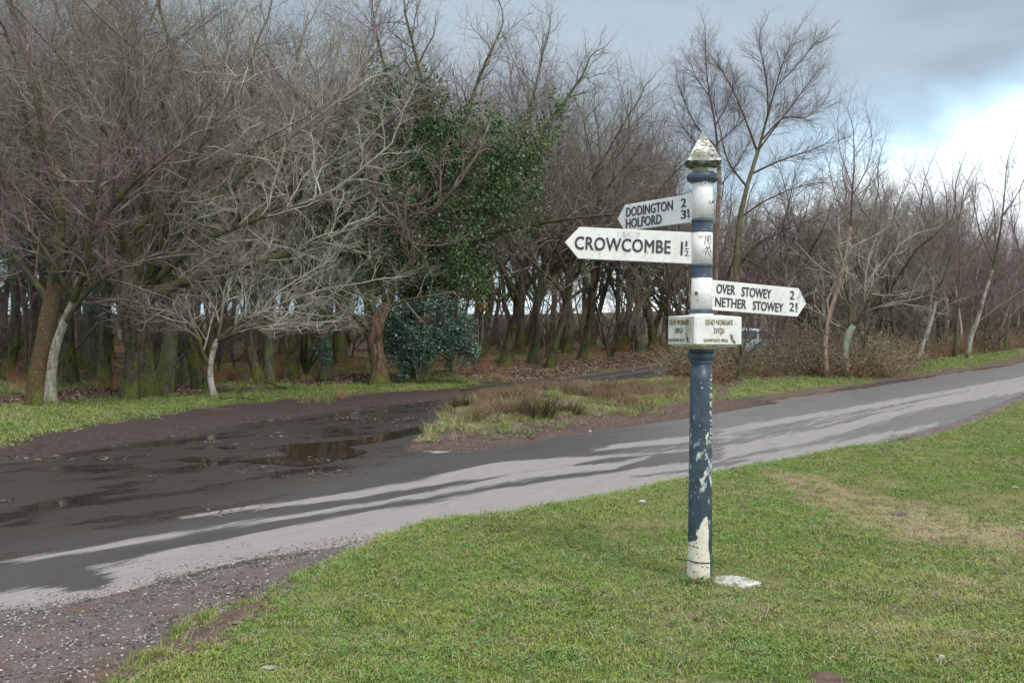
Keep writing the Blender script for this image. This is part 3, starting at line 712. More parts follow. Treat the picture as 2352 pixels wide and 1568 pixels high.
def twigmat(name, cols, moss=.0):
    m, t, b = material(name, .85, .2); gp = gpos(t)
    oi = t.new('ShaderNodeObjectInfo').outputs['Random']; n = t.noise(gp, .35, 3, .6); n2 = t.noise(gp, 5, 3, .6)
    c = t.mix(t.step(n, .35, .65), cols[0], cols[1]); c = t.mix(t.math('MULTIPLY', oi, .7), c, cols[2])
    c = t.mix(t.step(n2, .5, .66), c, cols[3])
    r = t.attr('rad').outputs['Fac']                      # thin twigs are paler than the limbs
    c = t.mix(t.step(r, .012, .05), c, t.mix(t.step(n2, .42, .6), (.05, .046, .032), (.085, .088, .034)))
    t.l.new(c, b.inputs['Base Color']); return m
M_tw_oak = twigmat('grey_brown_twigs', ((.165, .142, .112), (.20, .18, .145), (.13, .112, .09), (.30, .29, .24)))
M_tw_pale = twigmat('pale_lichened_twigs', ((.33, .31, .25), (.36, .35, .29), (.27, .25, .20), (.46, .46, .40)))
M_tw_purple = twigmat('purplish_birch_twigs', ((.17, .115, .105), (.20, .15, .14), (.14, .10, .095), (.25, .21, .195)))
M_tw_dark = twigmat('dark_birch_twigs', ((.13, .085, .075), (.15, .11, .10), (.11, .08, .075), (.18, .14, .125)))

class Grow:
    def __init__(s, seed): s.r = random.Random(seed); s.st = []       # strands: (level, pts, radii)
    def run(s, p, d, L, r0, lev, cfg):
        R = s.r; c = cfg[lev]; n = c.get('n', 4); pts = [p]; rad = [r0]; step_ = L/n; w = c['w']; tr = c.get('up', 0); tip = c.get('tip', .3)
        wind = cfg[0].get('wind', (0, 0, 0))
        dx, dy, dz = d; x, y, z = p; dirs = [d]
        for i in range(n):
            dx += R.gauss(0, w)+wind[0]*c.get('wf', .1); dy += R.gauss(0, w)+wind[1]*c.get('wf', .1); dz += R.gauss(0, w)+tr
            if z < c.get('zmin', 1.6) and dz < .05: dz = .12
            q = 1/math.sqrt(dx*dx+dy*dy+dz*dz); dx *= q; dy *= q; dz *= q
            x += dx*step_; y += dy*step_; z += dz*step_
            pts.append((x, y, z)); dirs.append((dx, dy, dz)); rad.append(r0*(1-(1-tip)*(i+1)/n))
        s.st.append((lev, pts, rad)); s.kids(pts, rad, dirs, L, lev, cfg)
    def kids(s, pts, rad, dirs, L, lev, cfg, t0=None, k=None):
        if lev+1 >= len(cfg): return
        R = s.r; c = cfg[lev]; k = k if k is not None else c['k']; n = len(pts)-1; t0 = c.get('t0', .2) if t0 is None else t0
        k = int(k) if k >= 4 else int(k+R.random()); az = R.random()*6.28
        for j in range(k):
            q = t0+(1-t0)*(j+R.random()*.9)/k if k > 0 else 1
            q = min(q, .995); f = q*n; i = min(int(f), n-1); f -= i
            p = tuple(pts[i][a]*(1-f)+pts[i+1][a]*f for a in range(3)); r = rad[i]*(1-f)+rad[i+1]*f
            d = dirs[min(i+1, n)]; az += 2.4+R.gauss(0, .5)
            cn = cfg[lev+1]; ang = R.uniform(*cn['ang'])
            dv = Vector(d); u = dv.orthogonal().normalized(); v = dv.cross(u)
            nd = dv*math.cos(ang)+(u*math.cos(az)+v*math.sin(az))*math.sin(ang)
            ll = R.uniform(*cn['L'])*(1-cn.get('taper', .45)*q)
            s.run(p, tuple(nd), ll, min(r*cn.get('rr', .6), cn['r']*(.7+.6*R.random()))if 'r' in cn else r*cn['rr'], lev+1, cfg)
def tubes(strands, sides, flare=None):
    """strands -> (verts, quads, radius per vertex), all numpy"""
    groups = {}
    for lev, pts, rad in strands: groups.setdefault((len(pts), sides[min(lev, len(sides)-1)]), []).append((pts, rad))
    Vs = []; Fs = []; Rs = []; off = 0
    for (n, k), lst in groups.items():
        Pn = np.array([a for a, _ in lst], float); Rn = np.array([b_ for _, b_ in lst], float)
        T = np.empty_like(Pn); T[:, 1:-1] = Pn[:, 2:]-Pn[:, :-2]; T[:, 0] = Pn[:, 1]-Pn[:, 0]; T[:, -1] = Pn[:, -1]-Pn[:, -2]
        T /= np.linalg.norm(T, axis=2, keepdims=True)+1e-9
        ref = np.zeros_like(T); m_ = np.abs(T[:, :1, 2:3]) > .8; ref[..., 0] = np.where(m_[..., 0], 1, 0); ref[..., 2] = np.where(m_[..., 0], 0, 1)
        U = np.cross(T, ref); U /= np.linalg.norm(U, axis=2, keepdims=True)+1e-9; Vv = np.cross(T, U)
        a = np.arange(k)*2*math.pi/k
        ring = Pn[:, :, None]+Rn[:, :, None, None]*(U[:, :, None]*np.cos(a)[None, None, :, None]+Vv[:, :, None]*np.sin(a)[None, None, :, None])
        Vs.append(ring.reshape(-1, 3)); Rs.append(np.repeat(Rn.ravel(), k))
        i = (np.arange(len(lst))[:, None, None]*n+np.arange(n-1)[None, :, None])*k; j = np.arange(k)[None, None, :]; j2 = (j+1) % k
        Fs.append(np.stack([i+j, i+j2, i+k+j2, i+k+j], -1).reshape(-1, 4)+off); off += ring.size//3
    return np.concatenate(Vs), np.concatenate(Fs), np.concatenate(Rs)
def catmull(pts, rad, sub=4):
    out = []; ro = []
    for i in range(len(pts)-1):
        p0 = Vector(pts[max(i-1, 0)]); p1 = Vector(pts[i]); p2 = Vector(pts[i+1]); p3 = Vector(pts[min(i+2, len(pts)-1)])
        for k in range(sub):
            q = k/sub; out.append(tuple(.5*((2*p1)+(p2-p0)*q+(2*p0-5*p1+4*p2-p3)*q*q+(3*p1-p0-3*p2+p3)*q**3))); ro.append(rad[i]*(1-q)+rad[i+1]*q)
    out.append(tuple(pts[-1])); ro.append(rad[-1]); return out, ro
def trunkmesh(name, pts, rad, mat, rng, sides=14, flare=1.5):
    pts, rad = catmull(pts, rad, 5); z0 = pts[0][2]
    rad = [r*(1+(flare-1)*math.exp(-(p[2]-z0)/.35)) for p, r in zip(pts, rad)]
    pts[0] = (pts[0][0], pts[0][1], z0-.15)
    V, Fq, R_ = tubes([(0, pts, rad)], [sides])
    n = len(pts); V = V.reshape(n, sides, 3); P0 = np.array(pts)[:, None, :]
    a = np.arange(sides)*2*math.pi/sides; ph = rng.random()*6
    zz_ = np.array(pts)[:, 2:3]-z0
    f = 1+.10*np.sin(a[None]*2+ph+zz_*.7)+.07*np.sin(a[None]*3+ph*2-zz_*1.3)+.16*np.exp(-zz_/.3)*np.sin(a[None]*5+ph)+.05*np.sin(zz_*5+ph+a[None])
    V = P0+(V-P0)*f[..., None]
    m = npmesh(name, V.reshape(-1, 3), Fq, mat, True); return m, pts, rad
def crownmesh(name, st, mat, sides=(8, 6, 4, 3, 3)):
    V, Fq, R_ = tubes(st, sides); m = npmesh(name, V, Fq, mat, True); fattr(m, 'rad', R_); return m

OAK = [dict(w=.1, n=7, k=8, t0=.27, tip=.35, up=.03),
       dict(w=.19, n=8, k=9, t0=.22, tip=.22, up=.085, L=(3.8, 5.8), ang=(.40, .95), rr=.66, taper=.25),
       dict(w=.22, n=5, k=7, t0=.15, tip=.25, up=.05, L=(1.3, 2.5), ang=(.5, 1.1), rr=.55, r=.032, taper=.35),
       dict(w=.24, n=4, k=7, t0=.10, tip=.4, up=.06, L=(.6, 1.2), ang=(.5, 1.0), rr=.6, r=.0105, taper=.3),
       dict(w=.2, n=2, k=0, tip=.55, up=.05, L=(.22, .5), ang=(.4, .95), rr=.7, r=.0050, taper=.2)]
BIRCH = [dict(w=.05, n=9, k=15, t0=.22, tip=.12, up=.05),
       dict(w=.10, n=7, k=10, t0=.12, tip=.2, up=.07, L=(2.0, 3.4), ang=(.45, .8), rr=.5, r=.05, taper=.5),
       dict(w=.12, n=4, k=7, t0=.10, tip=.3, up=.05, L=(.8, 1.5), ang=(.4, .8), rr=.5, r=.015, taper=.3),
       dict(w=.15, n=3, k=4, t0=.2, tip=.4, up=.0, L=(.4, .8), ang=(.3, .8), rr=.6, r=.007, taper=.3),
       dict(w=.12, n=1, k=0, tip=.6, up=-.02, L=(.15, .35), ang=(.3, .7), rr=.7, r=.0045, taper=.2)]
def cfgmod(base, **kw):
    c = [dict(d) for d in base]
    for k, v in kw.items():
        lv, key = k.split('_', 1); c[int(lv[1:])][key] = v
    return c
def proto(seed, cfg, Ht, r0, lean, bmat, tmat, kind_trunk=0, sides=10, crookedness=.5, fork=None):
    """a tree about Ht metres tall at the origin: trunk mesh and crown mesh"""
    rng = random.Random(seed); g = Grow(seed+1)
    TL = Ht*(fork or .55); n = 6; pts = [(0, 0, 0)]; x = y = 0; dx, dy = lean[0]*.5, lean[1]*.5
    for i in range(n):
        dx += rng.gauss(0, crookedness*.35); dy += rng.gauss(0, crookedness*.35); dx += (lean[0]-dx)*.3; dy += (lean[1]-dy)*.3
        x += dx*TL/n; y += dy*TL/n; pts.append((x, y, TL*(i+1)/n))
    rad = [r0*(1-.68*i/n) for i in range(n+1)]
    tm, fp, fr = trunkmesh('trunk', pts, rad, bmat, rng, sides)
    dirs = [tuple((Vector(fp[min(i+1, len(fp)-1)])-Vector(fp[max(i-1, 0)])).normalized()) for i in range(len(fp))]
    g.run(fp[-1], dirs[-1], Ht*.36, fr[-1], 1, cfg)
    if not fork: g.run(fp[len(fp)//3], tuple((Vector(dirs[len(fp)//3])+Vector((rng.gauss(0,.6), rng.gauss(0,.6), .2))).normalized()), Ht*.6, fr[len(fp)//3]*.75, 1, cfg)
    g.kids(fp, fr, dirs, TL, 0, cfg)
    return tm, crownmesh('crown', g.st, tmat)
SPARSE = cfgmod(OAK, L1_k=9, L2_k=6, L3_k=4, L1_up=.12, L3_r=.010, L4_r=.005)
DOME = cfgmod(OAK, L0_t0=.35, L1_up=.12, L1_k=10, L2_k=8, L3_k=6, L3_r=.010, L4_r=.005, L3_w=.26)
# ---- prototypes, 10 m tall, shared by many copies
PR = []
specs = [(11, OAK, .15, (.15, 0), M_oak, M_tw_oak), (12, OAK, .13, (-.12, .1), M_oak, M_tw_oak), (13, OAK, .16, (.22, -.05), M_grey, M_tw_oak),
         (14, cfgmod(OAK, L1_up=.09, L0_t0=.3), .115, (.05, .1), M_oak, M_tw_oak), (15, cfgmod(OAK, L1_up=.1, L0_t0=.35), .10, (-.05, 0), M_grey, M_tw_pale),
         (16, cfgmod(OAK, L1_w=.26, L2_w=.26), .15, (.28, .1), M_oak, M_tw_purple)]
specs += [(17, SPARSE, .14, (.1, .05), M_oak, M_tw_oak), (18, SPARSE, .12, (-.08, .05), M_oak, M_tw_oak), (19, cfgmod(SPARSE, L0_t0=.4), .11, (.04, 0), M_grey, M_tw_oak), (20, DOME, .15, (.05, .05), M_oak, M_tw_oak), (21, DOME, .13, (-.05, 0), M_grey, M_tw_purple)]
for s, cfg, r0, ln, bm_, tm_ in specs: PR.append(proto(s, cfg, 10, r0, ln, bm_, tm_))
PB = [proto(31, BIRCH, 10, .11, (.12, 0), M_birch, M_tw_purple, fork=.8), proto(32, cfgmod(BIRCH, L0_t0=.1), 10, .12, (-.1, .1), M_birch, M_tw_purple, fork=.75),
      proto(33, cfgmod(OAK, L0_t0=.08, L1_up=.09, L1_L=(3, 4.5)), 9, .14, (.1, 0), M_grey, M_tw_purple, fork=.5)]
def put(meshes, name, loc, rz, s, label, cat, group=None, sz=None, tilt=(0, 0)):
    o = empty(name, loc, rz); o.scale = (s, s, sz or s); o.rotation_euler = (tilt[0], tilt[1], rz)
    for m, nm_ in zip(meshes, ('trunk', 'crown', 'ivy')):
        c = bpy.data.objects.new(nm_, m); link(c, o)
    return tag(o, label, cat, group)
SIL = [(-900,-900),(0,-330),(400,-260),(700,-150),(900,-60),(1080,5),(1200,55),(1350,105),(1420,165),(1500,215),(1600,300),(1700,325),(1850,330),(1950,300),(2100,350),(2250,385),(2352,405),(3200,450)]
def top(px): return float(np.interp(px, [a for a, _ in SIL], [b_ for _, b_ in SIL]))
used = []
def tree_at(px, py, wid, pi, rz, label, name='oak_tree', cat='tree', group=None, kh=1.0, pool=PR, jit=0):
    p = G(px, py); Y_ = p.y; Ht = (p.z*-1+EYE+(HZ-top(px))/F*Y_)*kh; Ht = min(max(Ht, 4.5), 15.5)
    used.append((p.x, p.y)); s = Ht/10
    want = wid/2/F*Y_ if wid else None
    return put(pool[pi], name, p, rz, s, label, cat, group)
R1 = random.Random(5)
front = [ # px, py, width, prototype, spin, label
 (14,868,40,3,.4,'dark slim oak at the very left edge of the photo, standing back in the wood'),
 (165,885,45,1,2.0,'broad dark oak just behind the orange and white twin trunks'),
 (240,890,30,3,1.2,'straight dark oak with a cushion of moss at its foot, right of the twin trunks'),
 (297,918,58,0,3.6,'thick mossy oak with a reddish root running down its trunk beside the grass verge'),
 (370,905,52,2,5.2,'stout straight oak with flared mossy foot, left of the little white birch'),
 (462,897,36,1,.9,'leaning dark oak directly behind the little white birch'),
 (425,884,18,4,4.0,'thin dark pole-like oak between the stout oak and the little birch'),
 (598,882,22,3,2.7,'slender oak of a close pair of dark stems, left one'),
 (618,880,22,4,.1,'slender oak of a close pair of dark stems, right one'),
 (668,872,42,5,4.4,'crooked oak with a deep bend in its trunk, left of the ivy-clad oak'),
 (715,850,28,1,5.9,'dark oak with bright moss at its foot behind the crooked oak'),
 (785,845,24,0,1.1,'oak with a mossy green foot just left of the gnarled brown trunk'),
 (1035,846,28,4,2.2,'short mossy oak trunk beneath the right end of the holly bush'),
 (1160,840,42,9,.6,'mossy-footed oak with wide roots behind the heather island, left of three'),
 (1222,836,34,10,5.0,'mossy oak leaning right behind the heather island, middle of three'),
 (1262,843,36,1,3.3,'broken-topped oak with pale lichened bark behind the heather island, right of three'),
 (1338,826,48,9,6.1,'thick oak leaning right, right of the broken-topped oak'),
 (1298,812,22,3,4.9,'slim oak with a bright green mossy foot behind the leaning oak'),
 (1420,806,30,4,.3,'upright oak with a vivid mossy foot near the bend of the track'),
 (1470,808,36,10,2.5,'large dark oak left of the post beyond the wet track'),
 (1500,806,30,9,4.6,'forked mossy oak nearest the signpost, beyond the wet track'),
 (1806,842,42,2,1.4,'dark ivy-flecked oak trunk behind the OVER STOWEY arm'),
 (2004,836,26,0,.8,'dark oak trunk behind the pale forked tree, left of three'),
 (2031,828,24,3,3.0,'dark oak trunk right of the pale forked tree, middle of three'),
 (2072,836,26,1,5.5,'dark oak trunk right of the pale forked tree, right of three')]
for px, py, w_, pi, rz, lb in front: tree_at(px, py, w_, pi, rz, lb)
# the depth of the wood: many more trunks standing behind one another
def clear(x, y, dmin):
    return all((x-a)**2+(y-b_)**2 > dmin*dmin for a, b_ in used)
MARKS = [(-200,'beyond the left edge'),(60,'left of the orange and white twin trunks'),(170,'just right of the orange and white twin trunks'),(300,'behind the thick mossy oak'),(410,'behind the stout oak'),
    (520,'right of the little white birch'),(640,'behind the crooked oak'),(760,'left of the gnarled brown trunk'),(880,'behind the holly bush'),(1040,'right of the holly bush'),(1150,'above the heather mound'),
    (1290,'below the point of the CROWCOMBE arm'),(1430,'below the middle of the CROWCOMBE arm'),(1520,'just left of the signpost')]
def deep_label(px, Y_):
    mk = [m_ for a, m_ in MARKS if px >= a-40] or [MARKS[0][1]]
    dp = 'front ranks' if Y_ < 40 else ('middle depth' if Y_ < 58 else 'farthest depth'); return ('bare oak %s, %s of wood' % (mk[-1], dp)), ('oaks '+mk[-1]+' the '+dp+' of the wood')
tries = 0; cnt = 0
while cnt < 125 and tries < 9000:
    tries += 1
    Y_ = 25+60*R1.random()**1.05; tx = R1.uniform(-.72, .17)
    px = CX+tx*F
    if px > 1560: continue
    lim = 27 if px < 700 else (33 if px < 1000 else 40 if px < 1150 else 48)
    if Y_ < lim+2: continue
    x_ = tx*Y_
    if not clear(x_, Y_, 2.7 if Y_ < 40 else 2.0) or sd_road(x_, Y_) < 1.6: continue
    used.append((x_, Y_)); z_ = float(H(x_, Y_)); Ht = (EYE-z_+(HZ-top(px))/F*Y_)*R1.uniform(.80, .98); Ht = min(max(Ht, 6.5), 15.5)
    pi = R1.choice([0,5,3,10,5,7] if px < 420 else [0,1,3,4,5,7]) if Y_ < 38 else (R1.choice([9,10,6,8]) if px > 850 and Y_ < 62 else R1.choice([6,7,8,9])); lb, gp_ = deep_label(px, Y_)
    put(PR[pi], 'oak_tree', (x_, Y_, z_), R1.random()*6.28, Ht/10, lb, 'tree', gp_, sz=Ht/10*R1.uniform(.95, 1.1))
    cnt += 1
tries = 0; cnt = 0
while cnt < 115 and tries < 6000:
    tries += 1
    Y_ = 37+40*R1.random(); tx = R1.uniform(.16, .66); px = CX+tx*F; x_ = tx*Y_
    if not clear(x_, Y_, 1.9) or sd_road(x_, Y_) < 2.2 or sdist(x_, Y_, RVERGE) < 1.2: continue
    if sdist(x_, Y_, MAIN) > 0 and (x_-16)*.82-(Y_-26)*.57 > 0: continue     # nothing on the lawn side
    used.append((x_, Y_)); z_ = float(H(x_, Y_)); Ht = (EYE-z_+(HZ-top(px))/F*Y_)*R1.uniform(.70, .93); Ht = min(max(Ht, 4.0), 12)
    if R1.random() < .4: pool, pi, nm_, lb, gr_ = PR, R1.choice([5,0,3,1]), 'oak_tree', 'bare oak in the thicket behind the right-hand verge', 'oaks behind the right verge'
    else: pool, pi, nm_, lb, gr_ = PB, R1.choice([0,1,2,2]), 'birch_tree', 'bare purplish birch in the thicket behind the right-hand verge', 'birches behind the right verge'
    rk = ('front' if Y_ < 48 else 'middle' if Y_ < 62 else 'back')
    wh = ('above the OVER STOWEY arm' if px < 1850 else 'by the reddish birch' if px < 2000 else 'by the three dark trunks' if px < 2150 else 'by the white-footed birches' if px < 2300 else 'past the right edge')
    lb = ('bare oak ' if nm_ == 'oak_tree' else 'bare purplish birch ')+wh+', '+rk+' of the right thicket'
    put(pool[pi], nm_, (x_, Y_, z_), R1.random()*6.28, Ht/10, lb, 'tree', gr_+', '+wh+', '+rk); cnt += 1
for k in range(92):                     # last rank of the wood, against the open heath
    Y_ = R1.uniform(66, 104); tx = -.60+1.22*(k+R1.random()*.8)/92; x_ = tx*Y_; px = CX+tx*F; z_ = float(H(x_, Y_))
    wd = 'left' if px < 780 else 'middle' if px < 1600 else 'right'
    if sd_road(x_, Y_) < 2: continue
    put(PR[R1.choice([6, 7, 8])], 'oak_tree', (x_, Y_, z_), R1.random()*6.28, R1.uniform(.75, 1.05)*(.8 if px > 1600 else 1), 'distant bare oak in the last rank against the open heath, %s part' % wd, 'tree', 'last rank of oaks, %s part' % wd)
for k in range(64):                     # thorn scrub along the back of the wood
    Y_ = R1.uniform(56, 82); tx = -.58+1.14*(k+R1.random()*.8)/64; x_ = tx*Y_; px = CX+tx*F
    if sd_road(x_, Y_) < 2: continue
    z_ = float(H(x_, Y_)); wd = 'left of the ivy-clad oak' if px < 900 else 'between the ivy-clad oak and the signpost' if px < 1600 else 'right of the signpost'
    put(PB[2], 'thorn_bush', (x_, Y_, z_-.9), R1.random()*6.28, R1.uniform(.42, .62), 'dark leafless thorn bush behind the wood, '+wd, 'bush', 'thorn bushes '+wd)
# low saplings and suckers between the trunks
tries = 0; cnt = 0
while cnt < 60 and tries < 5000:
    tries += 1; Y_ = R1.uniform(27, 60); tx = R1.uniform(-.6, .17) if R1.random() < .65 else R1.uniform(.2, .6); x_ = tx*Y_; px = CX+tx*F
    if sd_road(x_, Y_) < 2.2 or sdist(x_, Y_, VERGE) < .8 or sdist(x_, Y_, LAWN) < 3 or sdist(x_, Y_, ISLAND) < .5 or not clear(x_, Y_, 1.0): continue
    if px < 1080 and Y_ > 48 or 850 < px < 1080 and Y_ < 32 or px < 1600 and px > 1100 and Y_ < 42: continue
    used.append((x_, Y_)); z_ = float(H(x_, Y_)); s_ = R1.uniform(.26, .48)
    wh = ('left of the little white birch' if px < 490 else 'left of the gnarled trunk' if px < 860 else 'behind the holly' if px < 1080 else 'left of the signpost' if px < 1600 else 'behind the bramble thicket' if px < 2050 else 'by the white-footed birches')
    put(PB[2] if R1.random() < .6 else PR[3], 'sapling', (x_, Y_, z_), R1.random()*6.28, s_, 'low twiggy sapling among the trunks '+wh, 'sapling', 'low saplings '+wh); cnt += 1

BT = cfgmod(BIRCH, L2_L=(.8, 1.7), L2_k=9, L3_k=5, L2_r=.0095, L3_r=.005, L4_r=.0034, L2_w=.18, L3_w=.2)
# ---- trees with a shape of their own; limbs follow the photo
def custom(name, label, base, Yd, trunk, limbs, bmat, tmat, cfg=OAK, r0=.2, seed=1, kl=10, extra=None, cat='tree', flare=1.4, lvl=1, depthspread=.6):
    """trunk / limbs: lists of (px, py, width px); all at distance Yd of the base, limbs stray in depth"""
    rng = random.Random(seed); g = Grow(seed+3); o3 = P(*base, Yd)
    o = empty(name, o3); tag(o, label, cat)
    def conv(lst, dy=0.0, j=0):
        pts = []; rad = []
        for i, (a, b_, w_) in enumerate(lst):
            p = P(a, b_, Yd+dy*i); pts.append(tuple(p-o3)); rad.append(w_/2/F*Yd)
        return pts, rad
    if cfg is BT: limbs = [[(a, b_, w_*.8) for a, b_, w_ in L] for L in limbs]
    pts, rad = conv(trunk); tm, fp, fr = trunkmesh('trunk', pts, rad, bmat, rng, 14, flare)
    tr = bpy.data.objects.new('trunk', tm); link(tr, o)
    for L in limbs:
        dy = rng.uniform(-depthspread, depthspread); p_, r_ = conv(L, dy); p_, r_ = catmull(p_, r_, 3)
        g.st.append((1, p_, r_)); ln = sum(math.dist(p_[i], p_[i+1]) for i in range(len(p_)-1))
        dirs = [tuple((Vector(p_[min(i+1, len(p_)-1)])-Vector(p_[max(i-1, 0)])).normalized()) for i in range(len(p_))]
        g.kids(p_, r_, dirs, ln, lvl, cfg, t0=.15, k=max(4, int(kl*ln/3.5)))
        g.run(p_[-1], dirs[-1], 1.4, r_[-1], lvl+1, cfg)
    cr = bpy.data.objects.new('crown', crownmesh('crown', g.st, tmat)); link(cr, o)
    used.append((o3.x, o3.y)); return o, g
def baseY(px, py): return G(px, py).y
# twin trunks at the left
Yl = baseY(95, 930)
custom('oak_tree', 'orange-stained trunk of a leaning pair, left of the pair, beside the left verge', (92, 932), Yl, [(92,932,50),(92,860,44),(103,790,41),(114,730,38),(128,650,30)],
    [[(128,650,34),(140,540,26),(120,400,16),(90,260,10),(60,120,6)],[(128,650,28),(190,560,20),(260,470,14),(330,400,8),(420,330,5)],[(118,700,18),(60,620,13),(10,560,9),(-60,500,5)],
     [(125,600,16),(200,500,11),(250,330,7),(300,180,5)],[(110,740,12),(170,690,9),(260,690,6),(330,720,4)]], M_orange, M_tw_purple, cfgmod(OAK, L1_k=9), seed=41, kl=11)
custom('birch_tree', 'white lichened stem of a leaning pair, right of the pair, beside the left verge', (118, 930), Yl-.15, [(118,931,23),(118,860,20),(126,800,19),(147,740,18),(168,690,15)],
    [[(168,690,20),(200,600,14),(215,480,10),(230,360,6)],[(150,740,14),(220,650,10),(330,600,6),(430,585,4)],[(168,690,12),(120,600,9),(60,520,6),(0,480,4)]], M_lich, M_tw_purple, cfgmod(OAK, L1_k=8), seed=42, kl=9)
# little white birch on the verge with low spreading boughs
Yb = baseY(490, 912)
custom('birch_tree', 'little white-stemmed birch with wide low boughs at the edge of the left verge', (492, 914), Yb, [(494,914,19),(484,880,15),(483,840,13),(491,800,14),(502,778,13)],
    [[(502,778,12),(560,735,9),(640,700,7),(740,665,4),(830,650,3)],[(497,785,10),(560,760,8),(650,745,5),(740,740,3)],[(484,840,11),(465,810,10),(450,760,8),(400,720,6),(330,705,4)],
     [(502,775,10),(510,720,7),(520,650,5),(560,590,3)],[(450,765,7),(430,700,5),(420,640,3)],[(600,715,6),(640,670,4),(720,620,3)]], M_birch, M_tw_pale, OAK, seed=43, kl=12, flare=1.15)
# large overhanging limbs of the left oaks (lit branches sweeping right)
Y2 = baseY(300, 920)
custom('oak_tree', 'old oak behind the verge whose long mossy bough sweeps right over the track', (330, 900), Y2+1.2, [(330,900,50),(328,820,44),(320,740,42),(335,690,40)],
    [[(335,690,34),(400,655,28),(520,620,20),(640,590,12),(760,545,8)],[(335,690,30),(360,600,22),(440,500,16),(560,400,11),(700,290,7),(820,200,4)],[(325,720,26),(290,600,20),(260,450,14),(280,300,9),(330,160,5)],
     [(350,650,18),(460,560,13),(600,500,9),(760,440,6),(900,330,4)],[(340,640,18),(400,480,12),(480,300,8),(560,150,5)]], M_oak, M_tw_pale, OAK, seed=44, kl=10)
custom('oak_tree', 'oak with pale sweeping limbs in front of the ivy-clad oak', (745, 872), baseY(745, 872), [(745,872,26),(752,800,24),(735,740,24),(742,660,22)],
    [[(742,660,20),(800,600,14),(900,560,10),(1000,500,7),(1090,430,4)],[(742,660,16),(700,540,12),(690,400,9),(740,250,5),(760,120,3)],[(742,650,14),(850,500,10),(980,400,6),(1080,330,4)],
     [(740,640,12),(640,560,9),(560,500,6),(480,470,4)]], M_grey, M_tw_pale, cfgmod(OAK, L2_k=6), seed=45, kl=8)
# ivy-clad oak
Yi = baseY(958, 868)
def leafmesh(name, centres, size, mat, rng, droop=.5):
    C_ = np.asarray(centres, float); n = len(C_); q = rng
    az = q.uniform(0, 2*math.pi, n); tl = q.normal(-.5*droop, .5, n); s = size*q.uniform(.6, 1.3, n); rl = q.normal(0, .6, n)
    d = np.stack([np.cos(az)*np.cos(tl), np.sin(az)*np.cos(tl), np.sin(tl)], 1)
    sd_ = np.stack([-np.sin(az), np.cos(az), np.zeros(n)], 1); up = np.cross(sd_, d)
    sd_ = sd_*np.cos(rl)[:, None]+up*np.sin(rl)[:, None]; up = np.cross(sd_, d)
    d *= s[:, None]; w = sd_*s[:, None]*.42
    V = np.stack([C_-d*.5, C_-d*.05+w, C_+d*.55, C_-d*.05-w], 1)+0
    V[:, 1] += up*s[:, None]*.12; V[:, 3] += up*s[:, None]*.12
    return npmesh(name, V.reshape(-1, 3), np.arange(n*4).reshape(-1, 4), mat, False)
def leafmat(name, c1, c2, c3, rough=.35, spec=.5):
    m, t, b = material(name, rough, spec); gp = gpos(t)
    n = t.noise(gp, 1.5, 3); wn = t.new('ShaderNodeTexWhiteNoise', noise_dimensions='3D')
    sn = t.new('ShaderNodeVectorMath', operation='SNAP'); t.put(sn.inputs[0], gp); sn.inputs[1].default_value = (.05, .05, .05); t.l.new(sn.outputs[0], wn.inputs[0])
    c = t.mix(t.step(n, .38, .62), c1, c2); c = t.mix(t.math('MULTIPLY', t.step(wn.outputs[0], .4, 1), .8), c, c3)
    t.l.new(c, b.inputs['Base Color']); return m
M_ivy = leafmat('glossy_ivy_leaves', (.032, .085, .028), (.095, .145, .04), (.08, .14, .062), .42, .45)
M_holly = leafmat('blue_green_holly_leaves', (.05, .115, .082), (.095, .18, .14), (.17, .26, .215))
M_brownleaf = leafmat('dead_beech_leaves', (.30, .12, .055), (.24, .11, .06), (.38, .19, .10), .7, .2)
def blobs(lst, Yd, n_per, rng, ref, sp=.8, seed=7, hole=.40):
    out = []
    for cx, cy, rx, ry in lst:
        vol = rx*ry/(80*80); n = int(n_per*vol); c = np.array(P(cx, cy, Yd)-ref)
        u = rng.normal(size=(n, 3)); u /= np.linalg.norm(u, axis=1, keepdims=True); r_ = rng.uniform(.35, 1.05, n)[:, None]**.6
        depth = (rx+ry)/2/F*Yd*sp
        p = c+u*r_*np.array([rx/F*Yd, depth, ry/F*Yd])
        # holes and drooping clusters
        k = fbm(p[:, 0]*1.0+p[:, 1]*.7, p[:, 2]*1.0-p[:, 1]*.4, 2.0, 3, seed); p = p[(k > hole)|(rng.random(len(p)) < .06)]
        p[:, 2] -= .12*rng.random(len(p)); out.append(p)
    return np.concatenate(out)
ivyo, g = custom('oak_tree', 'big oak smothered in green ivy above the holly bush', (960, 868), Yi, [(958,872,52),(955,800,48),(950,720,46),(965,640,44),(985,560,38)],
    [[(985,560,34),(1000,420,24),(985,280,16),(960,150,9),(930,30,5)],[(985,560,28),(1080,460,20),(1180,380,14),(1270,270,9),(1340,170,5)],[(960,640,26),(900,540,20),(860,400,14),(850,260,9),(830,150,5)],
     [(985,580,22),(1080,560,16),(1200,520,11),(1330,500,7),(1440,490,4)],[(1000,430,16),(1060,300,11),(1100,180,7),(1150,70,4)],[(985,300,12),(900,200,8),(860,60,5)],[(1180,380,10),(1220,240,6),(1250,110,4)]], M_oak, M_tw_oak, OAK, seed=46, kl=10)
rg = np.random.default_rng(3); o3 = P(960, 868, Yi)
